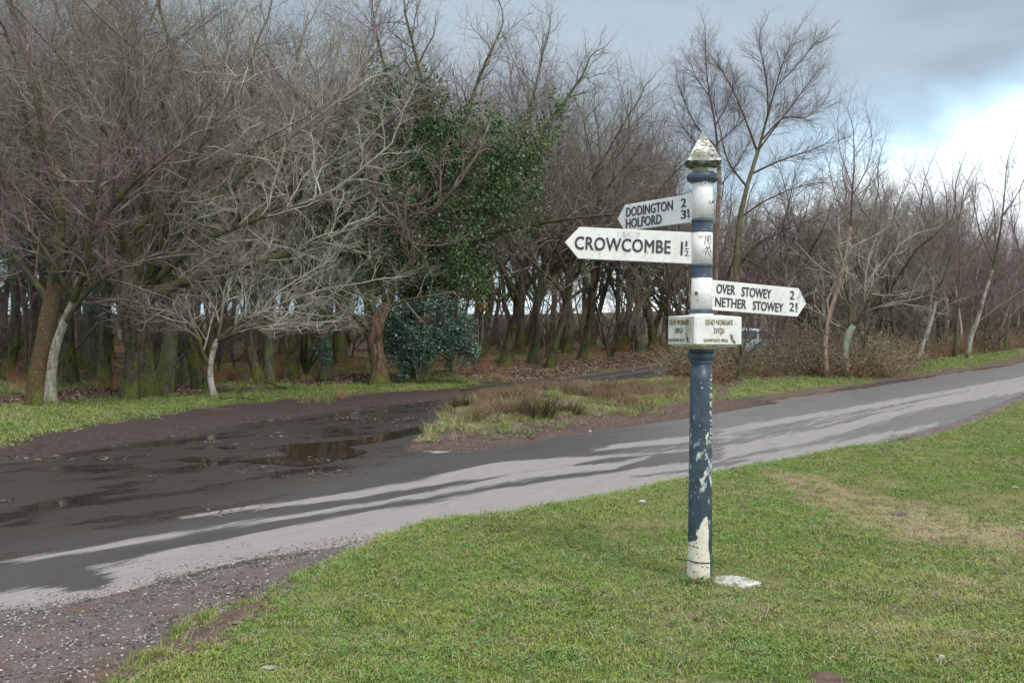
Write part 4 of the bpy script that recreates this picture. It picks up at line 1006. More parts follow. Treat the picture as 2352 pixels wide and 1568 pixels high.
IV = [(790,300,40,75),(860,260,50,60),(860,350,70,70),(800,240,30,50),(985,190,34,45),(1000,260,45,70),(940,340,70,70),(1030,370,80,90),(1000,470,120,90),(1110,380,90,60),(1190,330,60,60),(1250,300,36,46),(1290,250,24,30),
      (1150,450,90,60),(930,560,110,90),(1030,560,110,90),(1090,550,60,60),(870,640,80,60),(960,650,110,60),(1060,640,80,50),(880,470,60,90),(1200,410,60,60),(830,420,50,60),(1000,320,60,80)]
IV += [(700,420,50,60),(760,520,60,50),(820,560,60,50),(800,470,60,70),(770,600,50,60),(880,180,40,40),(1090,290,60,50),(730,330,26,60)]
seeds = blobs(IV, Yi-1.5, 88, rg, o3, 1.15, 7, .44); cl = []
for c0 in seeds:
    n_ = int(rg.integers(12, 80)); rr_ = .10+.17*rg.random(); q = rg.normal(size=(n_, 3))*[rr_, rr_, rr_*(1.0+1.6*rg.random())]; q[:, 2] -= np.abs(q[:, 2])*.5; cl.append(c0+q)
cl = np.concatenate(cl); iv = bpy.data.objects.new('ivy', leafmesh('ivy', cl, .088, M_ivy, rg, 1.5)); link(iv, ivyo); tag(iv, kind='stuff')
# gnarled brown trunk beside it
Yg = baseY(868, 885)
custom('oak_tree', 'gnarled brown trunk with bare torn bark, left of the holly at the verge corner', (868, 887), Yg, [(868,888,44),(872,840,36),(862,790,34),(868,740,34),(890,700,26)],
    [[(862,770,16),(820,730,13),(780,690,11),(740,650,7)],[(890,700,20),(910,640,16),(950,590,12),(930,520,8)],[(868,740,16),(850,690,13),(860,620,9),(820,560,6)],[(885,710,12),(930,690,9),(990,680,6)],[(862,760,12),(800,750,8),(720,750,5)]],
    M_gnarl, M_tw_oak, cfgmod(OAK, L2_k=5), seed=47, kl=4)
# holly
hol = empty('holly_bush', P(965, 872, Yi-2.3)); tag(hol, 'blue-green holly bush hanging in front of the ivy-clad oak', 'holly bush')
HB = [(930,720,45,35),(900,760,32,40),(950,770,60,45),(1010,745,60,40),(1050,775,45,30),(1000,790,55,28),(1080,800,28,18),(925,810,36,30),(930,840,18,28),(1000,700,60,30),(965,735,60,45),(745,812,22,26),(740,790,20,18),(960,815,40,26),(1020,770,50,40),(900,745,30,30),(1060,740,36,26),(890,790,24,30),(1000,820,40,22),(1070,820,22,16)]
g2 = Grow(99); ro = P(965, 872, Yi-2.3)
for k in range(10):
    a = random.Random(k); e_ = (a.uniform(890, 1080), a.uniform(720, 820)); p0 = (a.uniform(955, 985), 872)
    mid = ((p0[0]+e_[0])/2+a.uniform(-10, 10), (p0[1]+e_[1])/2-15); dy = a.uniform(-.5, .5)
    pp, rr_ = catmull([tuple(P(*p0, Yi-2.3)-ro), tuple(P(*mid, Yi-2.3+dy)-ro), tuple(P(*e_, Yi-2.3+2*dy)-ro)], [.022, .014, .006], 3); g2.st.append((2, pp, rr_))
link(bpy.data.objects.new('stem', crownmesh('stem', g2.st, M_tw_oak)), hol)
lf = bpy.data.objects.new('foliage', leafmesh('foliage', blobs(HB, Yi-2.3, 5200, rg, ro, .9, 19), .065, M_holly, rg, .3)); link(lf, hol); tag(lf, kind='stuff')
# other patches of ivy and holly in the wood, each on its own stem
def clump(px, py, Yd, lst, n, mat, size, name, label, cat, seed, ns=None):
    o = empty(name, P(px, py, Yd)); tag(o, label, cat); ref = P(px, py, Yd); rg_ = np.random.default_rng(seed)
    g_ = Grow(seed)
    for cx, cy, rx, ry in (lst if ns is None else lst[:ns]):
        pp, r_ = catmull([(0, 0, 0), tuple((P(cx, cy, Yd)-ref)*.5+Vector((.1, .1, 0))), tuple(P(cx, cy-ry*.6, Yd)-ref)], [.05, .035, .012], 4); g_.st.append((2, pp, r_))
    link(bpy.data.objects.new('stem', crownmesh('stem', g_.st, M_tw_oak)), o)
    f = bpy.data.objects.new('foliage', leafmesh('foliage', blobs(lst, Yd, n, rg_, ref, .8, seed), size, mat, rg_, .9)); link(f, o); tag(f, kind='stuff')
clump(320, 905, 27.5, [(175,140,30,50),(215,250,34,60),(160,215,26,40),(470,590,60,40),(400,560,40,50),(300,370,40,50),(330,480,40,60),(450,490,50,40),(560,620,50,22),(650,590,36,22),(270,520,34,50)], 800, M_ivy, .11, 'ivy_vine', 'dark ivy climbing among the left-hand oaks', 'ivy', 51)
clump(60, 900, 29, [(60,600,70,50),(120,560,50,40),(30,560,50,50),(200,680,50,36),(270,700,40,40)], 700, M_holly, .09, 'holly_bush', 'shadowy holly behind the twin trunks at the left edge', 'holly bush', 52)
clump(700, 860, 33, [(640,520,36,30),(700,470,30,40),(560,400,24,30),(780,600,40,40),(800,680,34,24),(690,580,40,26)], 750, M_ivy, .11, 'ivy_vine', 'ivy trailing on the crooked limbs left of the ivy-clad oak', 'ivy', 53)
clump(1400, 830, 46, [(1440,560,20,30),(1500,600,24,40),(1475,640,16,26),(1335,590,20,22)], 700, M_ivy, .12, 'ivy_vine', 'small ivy clumps on the oaks beneath the CROWCOMBE arm', 'ivy', 54)
clump(1090, 850, Yi-1.5, [(1090,688,16,18),(1108,700,14,10),(1040,672,22,6),(1075,665,9,8),(1140,655,16,7),(1128,620,10,12)], 7000, M_brownleaf, .075, 'beech_sapling', 'spray of dead russet beech leaves right of the ivy-clad oak', 'sapling', 55, 2)
# two tall birches behind the post
Yt = 38.0
def birch(label, base, trunk, limbs, bmat, tmat, seed, Yd, kl=20, depthspread=.35): return custom('birch_tree', label, base, Yd, trunk, limbs, bmat, tmat, BT, seed=seed, kl=kl*1.6, flare=1.15, depthspread=depthspread)
birch('tallest birch, mossy trunk leaning right behind the signpost, bare crown against the sky', (1690, 846), [(1690,850,20),(1688,760,18),(1690,640,15),(1698,520,13),(1716,430,11),(1742,345,9)],
    [[(1742,345,9),(1762,270,6.5),(1782,200,4.5),(1800,140,3),(1822,90,1.6)],[(1742,345,6),(1790,280,4.5),(1840,215,3),(1880,160,1.6)],[(1740,350,8),(1710,270,5),(1680,200,4),(1650,150,2.5)],[(1765,265,6),(1760,180,4),(1745,110,2.5)],
     [(1752,320,7),(1800,270,4),(1850,270,3),(1890,240,2)],[(1725,400,8),(1790,370,5),(1850,350,3),(1900,330,2)],[(1716,430,7),(1672,370,5),(1655,300,3),(1640,240,2)],[(1700,500,7),(1760,460,5),(1830,430,3),(1880,420,2)],
     [(1690,620,8),(1740,560,6),(1800,530,4),(1870,500,2)],[(1782,200,4),(1840,140,2.6),(1870,100,2)]], bark('olive_birch_bark', (.20, .17, .10), (.10, .09, .055), .5, .4, 1, 2), M_tw_dark, 61, Yt)
birch('slim dark birch rising directly behind the cap of the signpost', (1640, 846), [(1640,850,16),(1642,700,13),(1646,560,11),(1652,420,9),(1648,335,7)],
    [[(1648,335,7),(1640,270,5),(1628,210,4),(1622,150,2.5),(1620,100,1.6)],[(1648,340,6),(1600,290,4),(1575,240,3),(1560,200,2)],[(1642,290,5),(1670,240,3),(1685,190,2)],[(1652,380,6),(1600,330,4),(1560,280,2.5)],[(1630,220,4),(1600,180,2.5),(1585,140,1.8)],[(1646,330,5),(1690,290,3),(1700,250,2)],[(1652,430,5),(1690,380,3),(1720,330,2)]],
    M_redbirch, M_tw_dark, 62, Yt+1.5)
Yr = baseY(1897, 868)
birch('slender reddish birch leaning right at the bramble edge, white at its foot', (1898, 858), [(1898,862,12),(1896,800,11),(1902,740,10),(1925,660,8),(1940,600,7),(1954,520,5)],
    [[(1954,520,7),(1958,440,5),(1962,370,3.5),(1960,300,2.2)],[(1940,600,5),(1990,560,3.5),(2030,520,2.2)],[(1954,520,4),(1920,450,3),(1905,390,2)],[(1957,450,4),(1990,390,2.6),(2005,330,1.8)],[(1958,430,3),(1930,350,2.2),(1925,300,1.6)]], M_redbirch, M_tw_dark, 63, Yr, 8)
Yf = baseY(1948, 868)
custom('pale_tree', 'pale green-grey forked sapling right of the reddish birch', (1946, 866), Yf, [(1946,868,15),(1942,810,15),(1948,770,16),(1960,748,15)],
    [[(1952,755,11),(1952,700,10),(1938,640,8),(1930,570,5),(1925,500,3)],[(1958,750,13),(1985,715,9),(2005,660,6),(2040,600,4),(2070,560,2.5)],[(1948,765,8),(1915,735,6),(1870,715,4),(1830,690,2.5)],[(1975,725,6),(2030,700,4),(2090,690,2.5)],[(1985,700,5),(1990,620,3.5),(2010,550,2)]],
    M_pale, M_tw_pale, cfgmod(OAK, L2_k=6), seed=64, kl=9, flare=1.1)
Yq = baseY(2120, 835)
birch('white-footed birch leaning right above the right-hand verge, middle one', (2112, 826), [(2108,832,13),(2120,790,11),(2136,745,10),(2150,690,8)],
    [[(2150,690,9),(2180,600,6),(2200,520,4),(2215,430,2.5)],[(2136,745,6),(2180,700,4),(2230,680,2.5)],[(2160,660,5),(2120,580,3.5),(2110,500,2.2)],[(2185,590,4),(2230,520,3),(2240,450,2)]], M_birch, M_tw_purple, 65, Yq, 9)
birch('tall birch with bright white foot above the verge near the right edge', (2226, 812), [(2224,818,12),(2228,780,11),(2244,740,9),(2258,690,8),(2280,620,6)],
    [[(2280,620,8),(2296,540,6),(2306,460,4),(2312,380,2.5)],[(2270,650,5),(2320,600,4),(2360,560,2.5)],[(2285,610,5),(2250,530,3.5),(2235,450,2.2)],[(2300,500,4),(2340,440,3),(2360,390,2)],[(2245,740,5),(2300,700,4),(2360,660,2.5)]], M_birch, M_tw_purple, 66, baseY(2226, 822), 10)
birch('thin grey birch between the two white-footed birches', (2195, 812), [(2192,815,9),(2196,770,8),(2200,710,7)], [[(2200,710,7),(2205,620,5),(2200,520,3),(2190,440,2)],[(2200,700,4),(2160,640,3),(2150,580,2)]], M_grey, M_tw_purple, 67, baseY(2195, 820), 9)
birch('small grey forked birch at the right edge among russet bracken', (2314, 785), [(2310,790,7),(2314,760,6),(2318,730,6)], [[(2318,730,5),(2322,690,4),(2315,640,2.5)],[(2318,730,4),(2345,700,3),(2365,670,2)],[(2317,735,4),(2290,700,3),(2280,660,2)]], M_grey, M_tw_purple, 68, baseY(2310, 812), 8)

# ================================================================== GROUND COVER
def scatter(name, pts, rot, scl, meshes, label, kind='stuff'):
    pts = np.asarray(pts, np.float32); n = len(pts)
    m = bpy.data.meshes.new(name); m.vertices.add(n); m.vertices.foreach_set('co', pts.ravel())
    a = m.attributes.new('rot', 'FLOAT_VECTOR', 'POINT'); a.data.foreach_set('vector', np.asarray(rot, np.float32).ravel())
    a = m.attributes.new('scl', 'FLOAT', 'POINT'); a.data.foreach_set('value', np.asarray(scl, np.float32))
    a = m.attributes.new('idx', 'INT', 'POINT'); a.data.foreach_set('value', np.random.default_rng(n).integers(0, len(meshes), n).astype(np.int32))
    o = link(bpy.data.objects.new(name, m))
    ng = bpy.data.node_groups.new(name+'_nodes', 'GeometryNodeTree')
    ng.interface.new_socket('Geometry', in_out='INPUT', socket_type='NodeSocketGeometry')
    ng.interface.new_socket('Geometry', in_out='OUTPUT', socket_type='NodeSocketGeometry')
    N = ng.nodes; L = ng.links; gi = N.new('NodeGroupInput'); go = N.new('NodeGroupOutput'); src = gi.outputs[0]
    col = bpy.data.collections.new(name+'_pieces')
    for k, me in enumerate(meshes): col.objects.link(bpy.data.objects.new('%s_piece_%s' % (name, 'abcdefgh'[k]), me))
    ci = N.new('GeometryNodeCollectionInfo'); ci.inputs['Collection'].default_value = col
    ci.inputs['Separate Children'].default_value = True; ci.inputs['Reset Children'].default_value = True
    ip = N.new('GeometryNodeInstanceOnPoints'); L.new(src, ip.inputs['Points']); L.new(ci.outputs[0], ip.inputs['Instance'])
    ip.inputs['Pick Instance'].default_value = True
    def na(nm, ty):
        q = N.new('GeometryNodeInputNamedAttribute'); q.data_type = ty; q.inputs[0].default_value = nm; return q.outputs[0]
    L.new(na('idx', 'INT'), ip.inputs['Instance Index']); L.new(na('scl', 'FLOAT'), ip.inputs['Scale'])
    e2r = N.new('FunctionNodeEulerToRotation'); L.new(na('rot', 'FLOAT_VECTOR'), e2r.inputs[0]); L.new(e2r.outputs[0], ip.inputs['Rotation'])
    L.new(ip.outputs[0], go.inputs[0])
    md = o.modifiers.new('scatter', 'NODES'); md.node_group = ng
    return tag(o, label, None, None, kind)
def blades(name, n, rad, hmin, hmax, w, mat, rng, lean=.5, seg=2, tones=None):
    a = rng.uniform(0, 6.283, n); r_ = rad*np.sqrt(rng.random(n)); bx_, by_ = r_*np.cos(a), r_*np.sin(a)
    h = rng.uniform(hmin, hmax, n); d = rng.uniform(0, 6.283, n); ln = np.abs(rng.normal(lean, .35, n))*h
    pw = rng.uniform(0, 6.283, n); V = []; 
    dx, dy = np.cos(d), np.sin(d); wx, wy = -np.sin(d)*w/2, np.cos(d)*w/2
    def lv(q, ww): 
        x_ = bx_+dx*ln*q*q; y_ = by_+dy*ln*q*q; z_ = h*q*(1-.25*q*np.minimum(ln/h, 1.2))
        return [np.stack([x_-wx*ww, y_-wy*ww, z_], 1), np.stack([x_+wx*ww, y_+wy*ww, z_], 1)]
    ls = lv(0, 1)+lv(.55, .85)+lv(1, .12)
    V = np.stack(ls, 1).reshape(-1, 3); V[:, 2] -= .004
    b_ = (np.arange(n)*6)[:, None]; Fq = np.concatenate([b_+np.array([[0, 1, 3, 2]]), b_+np.array([[2, 3, 5, 4]])])
    m = npmesh(name, V, Fq, mat); fattr(m, 'tone', np.repeat(rng.random(n), 6)); fattr(m, 'hq', np.tile([0, 0, .55, .55, 1, 1], n)); return m
def grassmat(name, cs, straw, sb=.2, big=.6):
    m, t, b = material(name, .65, .25); gp = gpos(t); tn = t.attr('tone').outputs['Fac']
    n = t.noise(gp, .7, 3, .6); n2 = t.noise(gp, 4, 3, .6)
    c = t.mix(t.step(n, .36, .64), cs[0], cs[1]); c = t.mix(t.math('MULTIPLY', t.step(n2, .45, .7), .8), c, cs[2])
    th = t.math('SUBTRACT', 1-sb, t.math('MULTIPLY', t.step(t.noise(gp, .45, 3), .52, .7), big))
    c = t.mix(t.step(tn, th, t.math('ADD', th, .05)), c, t.mix(n2, straw, tuple(v*.6 for v in straw)))
    t.l.new(c, b.inputs['Base Color']); b.inputs['Transmission Weight'].default_value = 0
    return m
M_g = grassmat('turf_blades', ((.145, .24, .04), (.225, .27, .06), (.115, .215, .05)), (.42, .36, .22), .10, .25)
M_gs = grassmat('straw_blades', ((.14, .18, .045), (.20, .20, .07), (.12, .17, .05)), (.46, .38, .25), .55, .3)
M_clov = grassmat('clover_leaves', ((.15, .26, .075), (.19, .28, .09), (.14, .25, .10)), (.26, .26, .14), .1, .1)
rg = np.random.default_rng(8)
def rosette(name, n, rad, size, mat, rng):
    a = rng.uniform(0, 6.283, n); r_ = rad*np.sqrt(rng.random(n)); c = np.stack([r_*np.cos(a), r_*np.sin(a), rng.uniform(.004, .018, n)], 1)
    az = rng.uniform(0, 6.283, n); s = size*rng.uniform(.6, 1.2, n); u = np.stack([np.cos(az), np.sin(az), rng.normal(0, .25, n)], 1)*s[:, None]/2; v = np.stack([-np.sin(az), np.cos(az), rng.normal(0, .25, n)], 1)*s[:, None]*.38
    V = np.stack([c-u, c+v, c+u, c-v], 1).reshape(-1, 3); m = npmesh(name, V, np.arange(n*4).reshape(-1, 4), mat); fattr(m, 'tone', np.repeat(rng.random(n), 4)); return m
turf = [blades('turf', 60, .09, .008, .024, .0034, M_g, rg, 1.1), blades('turf', 54, .09, .010, .030, .0032, M_g, rg, .9), blades('turf', 60, .09, .008, .020, .0038, M_g, rg, 1.2),
        blades('turf', 40, .085, .010, .030, .0028, M_gs, rg, 1.3), rosette('turf', 46, .08, .0095, M_clov, rg), blades('turf', 56, .09, .008, .026, .0034, M_g, rg, 1.1)]
strawt = [blades('straw', 44, .09, .015, .045, .003, M_gs, rg, 1.5), blades('straw', 40, .09, .012, .04, .003, M_gs, rg, 1.8), turf[0]]
tall = [blades('long_grass', 40, .06, .04, .10, .004, M_g, rg, .7), blades('long_grass', 40, .06, .03, .085, .004, M_g, rg, .9), blades('long_grass', 30, .06, .04, .11, .0032, M_gs, rg, .9)]
def sample(n, y0, y1, t0, t1, pw=1.0, oy=-1.0):
    r_ = y0-oy+(y1-y0)*rg.random(n)**pw; tt = rg.uniform(t0, t1, n); return tt*r_, r_+oy
def place(x, y, tiltamp=.15):
    z = H(x, y); n = len(x); return np.stack([x, y, z], 1), np.stack([rg.normal(0, tiltamp, n), rg.normal(0, tiltamp, n), rg.uniform(0, 6.283, n)], 1)
x, y = sample(52000, 3.6, 26, -.62, .72, 1.15)
dl = -sdist(x, y, LAWN); nzv = fbm(x, y, 1.5, 4, 3)-.5
k = (dl+nzv*.2 > .0)&(fbm(x, y, 2.6, 3, 123) < .76)
sc_ = scarf(x, y)
k &= (sc_ < .40)|(rg.random(len(x)) < .16)
scx, scy = G0(690, 1355, .1); k &= (np.exp(-((x-scx)/.30)**2-((y-scy)/.14)**2)+nzv*.5) < .6
SLAB = gpoly([(1628,1322),(1690,1320),(1722,1326),(1754,1337),(1728,1344),(1705,1350),(1655,1342),(1634,1334)], .17)
k &= sdist(x, y, SLAB) > .0
x, y = x[k], y[k]
sband = strawf(x, y); sband = np.maximum(sband, .8*sst(.62, .74, fbm(x, y, 1.1, 3, 40))*.35)
ks = rg.random(len(x)) < sband*.8
p, r_ = place(x[~ks], y[~ks]); scatter('short_grass', p, r_, (.75+.55*rg.random(len(p)))*(1+.02*(y[~ks]-5)), turf, 'short green turf with clover covering the lawn round the post')
p, r_ = place(x[ks], y[ks]); scatter('straw_grass', p, r_, (.7+.5*rg.random(len(p))), strawt, 'pale straw-coloured grass strip on the right of the lawn')
# longer grass lip along the lawn edge
pts = []
n_ = len(LAWN)
for i in range(n_-6):
    a, b_ = LAWN[i], LAWN[i+1]; L_ = math.dist(a, b_)
    for q in range(int(L_*30)):
        f = rg.random(); off = abs(rg.normal(0, .10))-.02; nx_, ny_ = (b_[1]-a[1])/L_, -(b_[0]-a[0])/L_
        pts.append((a[0]+(b_[0]-a[0])*f+nx_*off, a[1]+(b_[1]-a[1])*f+ny_*off))
pts = np.array(pts); kk = fbm(pts[:, 0], pts[:, 1], 1.2, 2, 91) > .36; pts = pts[kk]
p, r_ = place(pts[:, 0], pts[:, 1], .3); scatter('edge_grass', p, r_, .45+.5*rg.random(len(p)), tall, 'longer grass hanging over the lawn edge along the road')
# verges
x, y = sample(42000, 11, 46, -.75, .75, .9); k = (-sdist(x, y, VERGE)+(fbm(x, y, 1.5, 4, 3)-.5)*.9 > .0)|(-sdist(x, y, RVERGE) > .1); x, y = x[k], y[k]
p, r_ = place(x, y); scatter('verge_grass', p, r_, 1.9+1.1*rg.random(len(p)), turf, 'bright mown-short grass on the verges beyond the road')

# leaf litter and twigs on the woodland floor
m, t, b = material('fallen_leaves', .8, .2); tn = t.attr('tone').outputs['Fac']
t.l.new(t.ramp(tn, [(0, (.10, .068, .048)), (.35, (.19, .13, .09)), (.6, (.14, .10, .075)), (.85, (.29, .21, .16)), (1, (.40, .32, .26))]), b.inputs['Base Color']); M_leaf = m
def leafpatch(name, n, rad, size, mat, rng, asp=.6):
    a = rng.uniform(0, 6.283, n); r_ = rad*np.sqrt(rng.random(n)); c = np.stack([r_*np.cos(a), r_*np.sin(a), rng.uniform(.004, .018, n)], 1)
    az = rng.uniform(0, 6.283, n); s = size*rng.uniform(.6, 1.3, n); u = np.stack([np.cos(az), np.sin(az), rng.normal(0, .25, n)], 1)*s[:, None]/2; v = np.stack([-np.sin(az), np.cos(az), rng.normal(0, .35, n)], 1)*s[:, None]*asp/2
    V = np.stack([c-u, c+v, c+u, c-v], 1); V[:, 1, 2] += .008; V[:, 3, 2] += .008
    m = npmesh(name, V.reshape(-1, 3), np.arange(n*4).reshape(-1, 4), mat); fattr(m, 'tone', np.repeat(rng.random(n), 4)); return m
lp = [leafpatch('leaves', 70, .34, .055, M_leaf, rg) for _ in range(3)]
x, y = sample(15000, 22, 62, -.75, .75, .9); s_r = sd_road(x, y)
k = (s_r > np.where(x < -1, 2.8, .9))&(sdist(x, y, VERGE) > .2)&(sdist(x, y, RVERGE) > .2)&(sdist(x, y, LAWN) > 1)&(sdist(x, y, ISLAND) > .1)&(fbm(x, y, .28, 3, 21) < .60)
x, y = x[k], y[k]; p, r_ = place(x, y, .05); scatter('leaf_litter', p, r_, 1+.6*rg.random(len(p)), lp, 'brown fallen leaves carpeting the woodland floor')
fl = [blades('floor_grass', 30, .16, .05, .16, .007, M_g, rg, .7), blades('floor_grass', 24, .18, .05, .2, .006, M_gs, rg, .9)]
x, y = sample(9000, 22, 55, -.75, .6, .9); k = (sd_road(x, y) > .7)&(sdist(x, y, LAWN) > 1)&(fbm(x, y, .28, 3, 21) > .50)&(fbm(x, y, 1.3, 2, 61) > .42); x, y = x[k], y[k]
p, r_ = place(x, y); scatter('woodland_grass', p, r_, .8+.6*rg.random(len(p)), fl, 'rough grass and moss tufts between the trunks')
# debris on the wet track, pebbles in the gravel
deb = [leafpatch('debris', 9, .25, .07, M_leaf, rg, .22) for _ in range(2)]
x, y = sample(520, 7.5, 30, -.62, .05, .8); k = (sdist(x, y, TRACK) < -.1)&(sdist(x, y, MAIN) > -.9)&(fbm(x, y, .5, 2, 44) > .42); x, y = x[k], y[k]
scatter('twig_debris', np.stack([x, y, B(x, y)+.002], 1), np.stack([x*0, x*0, rg.uniform(0, 6.28, len(x))], 1), .7+.7*rg.random(len(x)), deb, 'scattered orange-brown leaves and bark strips on the wet track')
m, t, b = material('gravel_stone', .85, .3); tn = t.attr('tone').outputs['Fac']
t.l.new(t.ramp(tn, [(0, (.06, .052, .05)), (.6, (.14, .12, .115)), (.92, (.25, .225, .215)), (1, (.46, .44, .42))]), b.inputs['Base Color']); M_peb = m
def pebbles(name, n, rad, s0, s1, rng):
    V = []; Fq = []; T_ = []
    base = np.array([(1,0,0),(0,1,0),(-1,0,0),(0,-1,0),(.45,.45,.7),(-.5,.4,.65),(-.4,-.5,.7),(.5,-.4,.6)])
    for i in range(n):
        a = rng.uniform(0, 6.283); q = rad*math.sqrt(rng.random()); s = s0+(s1-s0)*rng.random()**3; c = np.array([q*math.cos(a), q*math.sin(a), -.001]); rz = rng.uniform(0, 6.283)
        v = (base+rng.normal(0, .12, base.shape))*[s, s*rng.uniform(.6, 1), s*.7]; v = v@np.array([[math.cos(rz), math.sin(rz), 0], [-math.sin(rz), math.cos(rz), 0], [0, 0, 1]])+c
        k_ = len(V); V += list(v); T_ += [rng.random()]*8
        Fq += [(k_, k_+1, k_+5, k_+4), (k_+1, k_+2, k_+6, k_+5), (k_+2, k_+3, k_+7, k_+6), (k_+3, k_, k_+4, k_+7), (k_+4, k_+5, k_+6, k_+7)]
    m = npmesh(name, V, Fq, M_peb, False); fattr(m, 'tone', T_); return m
pb = [pebbles('pebble', 70, .18, .0025, .011, rg) for _ in range(3)]
x, y = sample(3200, 3.8, 12, -.75, .0, .9, 0); lw = sdist(x, y, LAWN); k = (lw > -.05)&(lw < 1.9)&(y < 8)&((sdist(x, y, MAIN) > -.25)|(lw < .5)|(rg.random(len(x)) < .04)); x, y = x[k], y[k]
x2, y2 = sample(2600, 10, 30, -.1, .6, .9, 0); s_m = sdist(x2, y2, MAIN); k = ((s_m > -.1)&(s_m < .7)&(sdist(x2, y2, LAWN) > -.05)); x, y = np.r_[x, x2[k]], np.r_[y, y2[k]]
z = np.maximum(H(x, y), B(x, y)); scatter('gravel', np.stack([x, y, z], 1), np.stack([x*0, x*0, rg.uniform(0, 6.28, len(x))], 1), .7+.7*rg.random(len(x)), pb, 'loose gravel along the edges of the road')

# heather, rough grass on the island
def twigtuft(name, n, rad, h0, h1, r, mat, seed, spread=.7, br=3, w=.2):
    g_ = Grow(seed); R = g_.r
    cfg = [dict(w=w, n=3, k=br, t0=.3, tip=.5, up=.1, zmin=-1), dict(w=.25, n=2, k=0, tip=.6, up=.1, L=(h0*.3, h0*.6), ang=(.3, .8), rr=.8, zmin=-1)]
    for i in range(n):
        a = R.random()*6.283; q = rad*math.sqrt(R.random()); dv = Vector((math.cos(a)*spread*q/rad+R.gauss(0, .2), math.sin(a)*spread*q/rad+R.gauss(0, .2), 1)).normalized()
        g_.run((q*math.cos(a), q*math.sin(a), -.02), tuple(dv), R.uniform(h0, h1), r, 0, cfg)
    V, Fq, R_ = tubes(g_.st, (3, 3)); m = npmesh(name, V, Fq, mat); fattr(m, 'tone', np.repeat(rg.random(len(V)//3+1), 3)[:len(V)]); return m
def heathmat(name, stops):
    m, t, b = material(name, .9, .1); gp = gpos(t); n = t.noise(gp, 2.2, 4, .6); n2 = t.noise(gp, 25, 2)
    t.l.new(t.ramp(t.math('ADD', t.math('MULTIPLY', n, .75), t.math('MULTIPLY', n2, .25)), stops), b.inputs['Base Color']); return m
M_heath = heathmat('faded_heather', [(.34, (.10, .12, .04)), (.43, (.15, .12, .065)), (.52, (.28, .17, .13)), (.60, (.15, .16, .07)), (.7, (.38, .31, .21))])
M_dheath = heathmat('dark_heather', [(.3, (.035, .035, .02)), (.5, (.075, .06, .035)), (.7, (.12, .085, .05))])
M_bram = heathmat('bramble_stems', [(.3, (.14, .10, .07)), (.5, (.24, .17, .12)), (.7, (.40, .31, .22))])
M_brac = heathmat('dead_bracken', [(.3, (.22, .11, .055)), (.5, (.33, .18, .10)), (.7, (.42, .27, .17))])
M_bleaf = leafmat('bramble_leaves', (.05, .085, .035), (.11, .11, .05), (.19, .20, .15), .5, .4)
ht = [twigtuft('heather', 46, .16, .12, .26, .0035, M_heath, 70), twigtuft('heather', 40, .14, .10, .22, .0035, M_heath, 71)]
mossy = [blades('rough', 60, .17, .05, .14, .007, M_g, rg, 1.0), blades('rough', 50, .17, .05, .22, .006, M_gs, rg, 1.2), blades('rough', 60, .17, .03, .08, .008, M_gs, rg, .9), blades('rough', 60, .18, .02, .06, .009, M_g, rg, .9)]
x, y = sample(9000, 13, 40, -.12, .45, .9, 0); di = -sdist(x, y, ISLAND); k = di > .05; x, y, di = x[k], y[k], di[k]
band = sst(.45, 1.3, di+1.6*(fbm(x, y, .7, 3, 12)-.5))
kh = rg.random(len(x)) < band*.85*sst(30, 22, y)*sst(.40, .52, fbm(x, y, 1.1, 2, 14)); gr_ = (~kh)&(fbm(x, y, 1.1, 3, 15)+.16*di > .47)
p, r_ = place(x[kh], y[kh]); scatter('heather', p, r_, (.75+.85*rg.random(len(p)))*(1-.35*sst(19, 25, p[:, 1])), ht, 'faded pinkish-brown heather on the mound between road and track')
p, r_ = place(x[gr_], y[gr_]); scatter('rough_grass', p, r_, .5+.5*rg.random(len(p)), mossy, 'rough tussocky grass round the foot of the heather mound')
p, r_ = None, None
hbm = [twigtuft('sprig', 150, .20, .2, .36, .004, M_dheath, 75, .9, 4), twigtuft('sprig', 110, .16, .15, .3, .004, M_dheath, 76, .9, 4)]
for i, (px, py, s, lb) in enumerate([(1237, 958, 1.25, 'dark heather bush on the island bank nearest the road'), (1312, 950, .95, 'smaller greenish-dark heather bush right of the darkest one on the bank'),
        (1060, 935, .9, 'dark heather bush at the left tip of the island over the track'), (1175, 920, .8, 'brown heather bush in the middle of the island'), (1400, 905, .85, 'low dark heather bush on the island towards the post')]):
    q = G(px, py); o = empty('heather_bush', q, i*1.3); o.scale = (s, s, s); tag(o, lb, 'heather'); c_ = bpy.data.objects.new('sprigs', hbm[i % 2]); link(c_, o)
